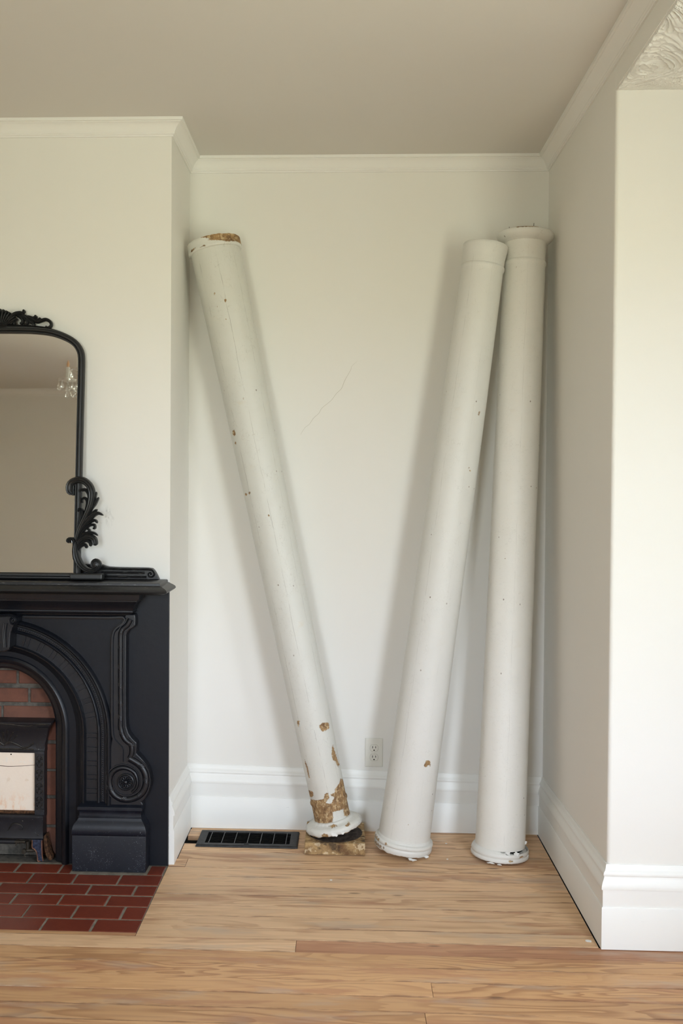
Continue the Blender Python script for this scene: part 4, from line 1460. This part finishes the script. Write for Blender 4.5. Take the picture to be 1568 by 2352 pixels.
def rag1(a, h, q, r):
    if h < .006:
        return h + .004 * noise.noise(Vector((math.cos(a) * 6, math.sin(a) * 6, 1))), q + .002 * noise.noise(Vector((math.cos(a) * 9, math.sin(a) * 9, 5)))
    return h + .0012 * noise.noise(Vector((math.cos(a) * 11, math.sin(a) * 11, h * 40 + 3))), q + .0016 * noise.noise(Vector((math.cos(a) * 9, math.sin(a) * 9, h * 90)))


turned([(.090, 0), (.104, .001), (.108, .006), (.1085, .014), (.106, .021), (.098, .027), (.086, .031), (.080, .034), (.076, .040), (.0695, .0415)], c1, 'foot_ring', 'ring_left', .0025, 144, .0008,
       [[(-.0555, .0117), (-.041, .0159), (-.0297, .012), (-.0304, -.002), (-.0521, -.002)], [(.01, -.003), (.03, .004), (.05, .001), (.06, -.004)], [(-.10, .002), (-.085, .007), (-.07, .001), (-.08, -.004)], [(-.02, .033), (.0, .036), (.012, .030), (-.008, .029)], [(.04, .026), (.055, .030), (.06, .024), (.048, .022)], [(.075, .001), (.095, .005), (.1, -.003)]], rag1, 'turned torus at the foot, paint flaking')


def rag2(a, h, q, r):
    if h > L1 - .012:
        return h + .003 * noise.noise(Vector((math.cos(a) * 5, math.sin(a) * 5, 2))), q + .0015 * noise.noise(Vector((math.cos(a) * 8, math.sin(a) * 8, 4)))
    return h, q


turned([(.0955, L1 - .044), (.1025, L1 - .043), (.1045, L1 - .040), (.1045, L1 - .032), (.1035, L1 - .028), (.1035, L1 - .006), (.102, L1 - .002), (.0, L1)], c1, 'top_ring', 'ring_left', .0025, 144, .0006,
       [[(-.045, L1 - .002), (-.0078, L1 - .016), (-.02, L1 - .020), (.0311, L1 - .030), (.0554, L1 - .036), (.0807, L1 - .032), (.0945, L1 - .033), (.12, L1 - .040), (.12, L1 + .01), (-.05, L1 + .01)],
        [(-.093, L1 - .0385), (-.08, L1 - .0385), (-.07, L1 - .0315), (-.088, L1 - .031)], [(-.055, L1 - .038), (-.03, L1 - .038), (-.035, L1 - .034)]], rag2, 'ring at the top with bare brown wood')
flake(c1, 'paint_flake', -.006, .007, -.1095, .030, .020, 4, -.25)
flake(c1, 'paint_flake', .026, .006, -.1065, .022, .014, 9, -.2)

blk = empty('plinth_block', (.601, -.16, 0), 'small square weathered wooden block under the left column', 'block')
m = MB()
vs = []
j = lambda: random.uniform(-.0015, .0015)
m.box(-.113, .113, -.1125, .1125, .0005, .0455)
m.build('block_body', 'block', blk, bevel=.003)
# dark disc on the block: stain, with shade under the tilted foot painted in
MB().lathe([(.104, .0452), (.104, .0462), (.0, .0463)], 48, (0, 0, 0), 'z', False).build('seat_stain_shade', simple('stained_shaded_wood', (0.040, 0.028, 0.022), 0.8, 0.2, 0, (90, 0.6), (40, (0.10, 0.08, 0.065))), blk)

# --- middle column
c2, L2 = column_root('leaning_column', (.857, -.212, .0145), (1.153, -.178, 2.288), 'middle white column leaning right against its neighbour, with a plain collar')
turned([(.0975, .045), (.0965, .10), (.0920, .40), (.0885, 1.0), (.0830, 1.7), (.0775, 2.19), (.0790, 2.198), (.0812, 2.202), (.0815, 2.208), (.0800, 2.2125), (.0775, 2.214), (.0775, 2.222), (.0785, 2.245), (.0825, 2.272), (.0835, L2 - .003), (.0815, L2), (.0, L2)],
       c2, 'shaft', 'col_mid', .006, 128, .0006, [[(.0453, .3633), (.0579, .3544), (.0609, .3383), (.0523, .3453), (.0447, .3351), (.0366, .3378), (.0398, .354)]], spots=[(.01, .12, .0028), (.05, 1.45, .003), (.055, 1.44, .0035), (.06, 1.66, .004), (.058, 1.65, .003)])


def rag3(a, h, q, r):
    # the ring stands broken off the floor at the front left
    k = noise.noise(Vector((math.cos(a) * 4, math.sin(a) * 4, 7)))
    k2 = noise.noise(Vector((math.cos(a) * 22, math.sin(a) * 22, 3)))
    if h < .006:
        return h + .003 * k + .002 * k2, q + .0015 * k2
    return h, q + .0008 * noise.noise(Vector((math.cos(a) * 12, math.sin(a) * 12, h * 80)))


gouges = [[(x, .006), (x + .0022, .006), (x + .0026, .016), (x + .0006, .017)] for x in np.linspace(-.104, -.070, 11)] + [[(x, .026), (x + .0022, .026), (x + .0026, .036), (x + .0006, .037)] for x in np.linspace(-.107, -.092, 6)]
turned([(.096, .0), (.1055, .001), (.108, .005), (.109, .012), (.1085, .018), (.1055, .021), (.1055, .023), (.1095, .026), (.1105, .031), (.1085, .037), (.104, .040), (.1015, .041), (.101, .045), (.0975, .050)], c2, 'base_ring', 'ring_mid', .0022, 160, .0006,
       gouges + [[(-.066, .027), (-.058, .031), (-.060, .036), (-.067, .033)], [(-.03, .0), (.0, .004), (.03, -.001), (.0, -.003)]], rag3, 'double turned ring at the foot, nicked and chipped')
flake(c2, 'paint_flake', .040, -.0035, -.103, .046, .016, 21, -1.2)
flake(c2, 'paint_flake', .088, .004, -.066, .024, .018, 23, -.9)

# --- right column with its capital
c3, L3 = column_root('leaning_column', (1.2177, -.235, .0015), (1.312, -.1205, 2.345), 'right white column standing in the corner, with a flared round capital')
turned([(.0925, .041), (.0915, .10), (.0880, .40), (.0850, 1.0), (.0820, 1.7), (.0782, 2.215), (.0795, 2.222), (.0815, 2.227), (.0818, 2.233), (.0800, 2.2375), (.0772, 2.239), (.0772, 2.26), (.0785, 2.30), (.0800, L3 - .038)], c3, 'shaft', 'col_right', .006, 128, .0008,
       [], spots=[(-.02, 1.165, .0022), (-.025, 1.11, .0022), (.03, .98, .002), (-.03, 2.2, .0025)])
turned([(.079, L3 - .040), (.0825, L3 - .039), (.0845, L3 - .036), (.0870, L3 - .0345), (.0900, L3 - .0335), (.0960, L3 - .029), (.1025, L3 - .022), (.1065, L3 - .014), (.1075, L3 - .009), (.1068, L3 - .005), (.1040, L3 - .002), (.0, L3)], c3, 'capital', 'ring_right', .0025, 144, .0006,
       [[(-.035, L3 - .006), (-.01, L3 - .0045), (.02, L3 - .0055), (.045, L3 - .004), (.045, L3 + .01), (-.035, L3 + .01)]], None, 'flared round capital')
for lx, ly in ((-.062, -.055), (.028, -.092)):
    MB().tube([(lx, ly, L3 - .012), (lx + .0005, ly, L3 + .012)], .0011, 6).build('nail', 'nail', c3)


def rag4(a, h, q, r):
    k = noise.noise(Vector((math.cos(a) * 4, math.sin(a) * 4, 17)))
    k2 = noise.noise(Vector((math.cos(a) * 20, math.sin(a) * 20, 13)))
    lx = math.cos(a)
    if h > .034:     # torn upper edge, open to the right
        tear = min(1, max(0, lx + .15) * 1.3) * .013
        return h - tear - .010 * max(0, k2) * (1 if lx > -.1 else .15), q + .003 * k2 * max(0, lx)
    if h < .004:
        return h + .0022 * k2 + .001, q + .002 * k2
    return h, q + .0012 * k


turned([(.094, .0), (.104, .001), (.1065, .004), (.1075, .010), (.1055, .015), (.1035, .0165), (.1045, .019), (.1062, .024), (.1040, .031), (.0990, .038), (.0945, .042), (.089, .043)], c3, 'base_ring', 'ring_right', .0022, 160, .0006,
       [[(.032, .014), (.042, .016), (.05, .013), (.045, .010), (.036, .010)], [(.07, .020), (.085, .023), (.08, .028), (.072, .026)]], rag4, 'cracked base ring torn away from the shaft')
MB().lathe([(.082, .018), (.084, .046)], 40, (0, 0, 0), 'z').build('core', 'dark', c3)
for l, h, y, w, hh, sd, ti in ((.030, .040, -.0935, .030, .018, 31, -.15), (.060, .036, -.082, .026, .018, 33, -.2), (.0905, .062, -.020, .018, .016, 35, -.1), (.0, -.0005, -.1085, .020, .008, 37, -1.2), (-.030, .0018, -.1075, .034, .010, 39, -1.1), (.098, .018, -.030, .016, .022, 41, -.1)):
    flake(c3, 'paint_flake', l, h, y, w, hh, sd, ti)

# crumbs of paint on the boards
for (x, y, r, sd, lb) in ((.591, -.4912, .006, 1, 'lone white paint chip on the boards in front of the register and block'), (1.029, -.1336, .0045, 2, 'tiny white paint chip on the boards near the baseboard, between middle and right columns'),
                          (1.0176, -.2855, .005, 3, 'small white paint chip on the boards just left of the right column base'),
                          (1.380, -.888, .011, 4, 'pale plaster crumb on the boards at the foot of the right pier corner')):
    rnd = random.Random(sd)
    pts = [(x + r * math.cos(a) * rnd.uniform(.6, 1.1), y + r * .8 * math.sin(a) * rnd.uniform(.6, 1.1)) for a in [2 * math.pi * i / 8 for i in range(8)]]
    o = MB().prism_z(pts, .0003, .0016).build('paint_chip', 'flake')
    tag(o, lb, 'paint chip', 'paint chips on the floor')

# ------------------------------------------------------------------ wall outlet
out = empty('wall_outlet', (.7528, 0, .3115), 'ivory duplex wall outlet low on the back wall', 'outlet')
pr = [(-.0355, -.0577), (.0355, -.0577), (.0355, .0577), (-.0355, .0577)]
m = MB().loft([[(x, 0, z) for x, z in pr], [(x, -.003, z) for x, z in pr], [(x * .92, -.0058, z * .955) for x, z in pr]])
m.build('cover_plate', 'outlet', out, bevel=.0015)
for zc in (.0188, -.0188):
    pts = []
    for i in range(40):
        a = 2 * math.pi * i / 40
        x, z = .0172 * math.cos(a), .0172 * math.sin(a)
        pts.append((x, max(-.0138, min(.0138, z)) + zc))
    MB().prism(pts, -.0062, -.004).build('receptacle_gap', simple('gap_shadow', (0.38, 0.37, 0.31), 0.7, 0.2), out)
    rc = MB().prism([(x * .95, zc + (z - zc) * .95) for x, z in pts], -.0070, -.004).build('receptacle', 'outlet', out, bevel=.0004)
    for x, hh in ((-.0063, .0046), (.0063, .0039)):
        MB().box(x - .0011, x + .0011, -.0073, -.0066, zc + .0035 - hh, zc + .0035 + hh).build('slot', 'dark', rc)
    MB().lathe([(.0026, -.0066), (.0026, -.0073), (0, -.0073)], 12, (0, 0, zc - .0082), 'y', False).build('ground_hole', 'dark', rc)
sc_ = MB().lathe([(.0032, -.0055), (.003, -.0066), (.002, -.0070), (0, -.0071)], 16, (0, 0, 0), 'y', False).build('screw', 'outlet', out, smooth=50)

# ------------------------------------------------------------------ floor register
reg = empty('floor_register', (.264, -.1365, 0), 'black metal floor vent grille in front of the back baseboard', 'vent')
hx, hy = .195, .0805
fx, fy = .163, .056
m = MB()
prof_r = [(0, .0005), (.001, .0050), (.006, .0075), (.010, .0078)]
rings = []
for d, z in prof_r:
    rings.append([(-hx + d, -hy + d, z), (hx - d, -hy + d, z), (hx - d, hy - d, z), (-hx + d, hy - d, z)])
rings.append([(-fx, -fy, .0076), (fx, -fy, .0076), (fx, fy, .0076), (-fx, fy, .0076)])
rings.append([(-fx, -fy, .001), (fx, -fy, .001), (fx, fy, .001), (-fx, fy, .001)])
m.loft(rings, True, False)
m.build('register_frame', 'register', reg)
MB().box(-fx, fx, -fy, fy, .0006, .0012).build('duct_shadow', 'dark', reg)
lv = MB().add([(-fx, -.0035, .0066), (fx, -.0035, .0066), (fx, .0018, .0028), (-fx, .0018, .0028), (-fx, -.0028, .0070), (fx, -.0028, .0070), (fx, .0026, .0032), (-fx, .0026, .0032)], [(0, 1, 2, 3), (4, 7, 6, 5), (0, 4, 5, 1), (3, 2, 6, 7), (0, 3, 7, 4), (1, 5, 6, 2)])
lo_ = None
for k in range(11):
    y = -fy + .0055 + k * .0101
    if lo_ is None:
        lo_ = lv.build('louver', 'louver', reg); o = lo_
    else:
        o = lo_.copy(); COL.objects.link(o)
    o.location = (0, y, 0)
dv = MB().box(-.0012, .0012, -fy, fy, .0045, .0078)
do_ = None
for k in range(7):
    x = -fx + .015 + k * (2 * fx - .03) / 6
    if do_ is None:
        do_ = dv.build('divider_bar', simple('divider_metal', (0.10, 0.10, 0.10), 0.45, 0.5, 0.4), reg); o = do_
    else:
        o = do_.copy(); COL.objects.link(o)
    o.location = (x, 0, 0)
MB().box(-.010, .008, -hy + .018, -hy + .022, .0078, .0105).build('damper_lever', 'register', reg, bevel=.001)

# ------------------------------------------------------------------ chandelier (seen in the mirror)
CX, CY, CZ = -.715, -2.40, 2.19
ch = empty('chandelier', (CX, CY, H), 'crystal chandelier with candle arms and glass drops, reflected in the mirror', 'chandelier')
zl = lambda z: z - H


def ch_part(m, name, mat, parent=None, **kw):
    return m.build(name, mat, parent or ch, **kw)


ch_part(MB().lathe([(.0, -.0005), (.06, -.0005), (.058, -.012), (.035, -.03), (.012, -.04), (.0, -.042)], 28, (0, 0, 0)), 'ceiling_rose', 'chrome', smooth=50)
m = MB()
for k in range(5):
    zc = -.05 - k * .030
    pts = [(.007 * math.cos(a), 0, zc + .018 * math.sin(a)) for a in [2 * math.pi * i / 12 for i in range(13)]]
    if k % 2:
        pts = [(p[1], p[0], p[2]) for p in pts]
    m.tube(pts, .002, 6)
ch_part(m, 'chain', 'chrome', smooth=50)
ch_part(MB().lathe([(.0, -.20), (.012, -.20), (.02, -.23), (.014, -.26), (.03, -.30), (.036, -.34), (.02, -.38), (.016, -.42), (.032, -.46), (.036, -.50), (.02, -.53), (.012, -.56), (.0, -.565)], 28, (0, 0, 0)), 'stem', 'clear', smooth=50)


def drop(name, parent, loc, r, h):
    m = MB().lathe([(.0008, 0), (r * .25, -h * .15), (r * .62, -h * .42), (r * .95, -h * .70), (r, -h * .80), (r * .8, -h * .93), (.0006, -h)], 10, (0, 0, 0))
    o = m.build(name, 'crystal', parent)
    o.location = loc
    return o


for k in range(6):
    a = math.pi + k * math.pi / 3
    ca, sa = math.cos(a), math.sin(a)
    pt = lambda r, z: (r * ca, r * sa, zl(z))
    path = [pt(.02, 2.17), pt(.06, 2.125), pt(.12, 2.10), pt(.19, 2.11), pt(.245, 2.145), pt(.264, 2.185)]
    arm = ch_part(MB().tube(path, [.006, .006, .0055, .005, .005, .005], 8), 'arm', 'clear', smooth=60)
    cxy = (.264 * ca, .264 * sa)
    MB().lathe([(.0, zl(2.186)), (.012, zl(2.187)), (.045, zl(2.196)), (.052, zl(2.203)), (.046, zl(2.200)), (.014, zl(2.193)), (.012, zl(2.198)), (.0, zl(2.198))], 24, (cxy[0], cxy[1], 0)).build('bobeche', 'clear', arm, smooth=50)
    MB().lathe([(.011, zl(2.198)), (.011, zl(2.272)), (.008, zl(2.275)), (.0, zl(2.275))], 18, (cxy[0], cxy[1], 0)).build('candle_sleeve', 'candle', arm, smooth=40)
    MB().lathe([(.005, zl(2.275)), (.0085, zl(2.285)), (.008, zl(2.297)), (.003, zl(2.312)), (.0, zl(2.318))], 14, (cxy[0], cxy[1], 0)).build('flame_bulb', 'bulb', arm, smooth=60)
    for q in range(5):
        b = a + q * 2 * math.pi / 5
        x, y = cxy[0] + .05 * math.cos(b), cxy[1] + .05 * math.sin(b)
        MB().lathe([(.0, .009), (.0045, .0045), (.0, 0)], 8, (0, 0, 0)).build('bead', 'crystal', arm).location = (x, y, zl(2.190))
        drop('crystal_drop', arm, (x, y, zl(2.188)), .0105, .048)
    drop('crystal_drop', arm, (cxy[0], cxy[1], zl(2.145)), .010, .052)
    # swag of small beads to the next arm
    b2 = a + math.pi / 3
    for q in range(1, 14):
        t = q / 14
        rr_ = .255
        x = rr_ * (ca * (1 - t) + math.cos(b2) * t)
        y = rr_ * (sa * (1 - t) + math.sin(b2) * t)
        z = zl(2.18 - .10 * 4 * t * (1 - t))
        if q == 1:
            swag = MB()
        swag.lathe([(.0006, .0055), (.0052, 0), (.0006, -.0055)], 6, (x, y, z))
    swag.build('bead_swag', 'crystal', arm)
drop('crystal_drop', ch, (0, 0, -.565), .02, .07)
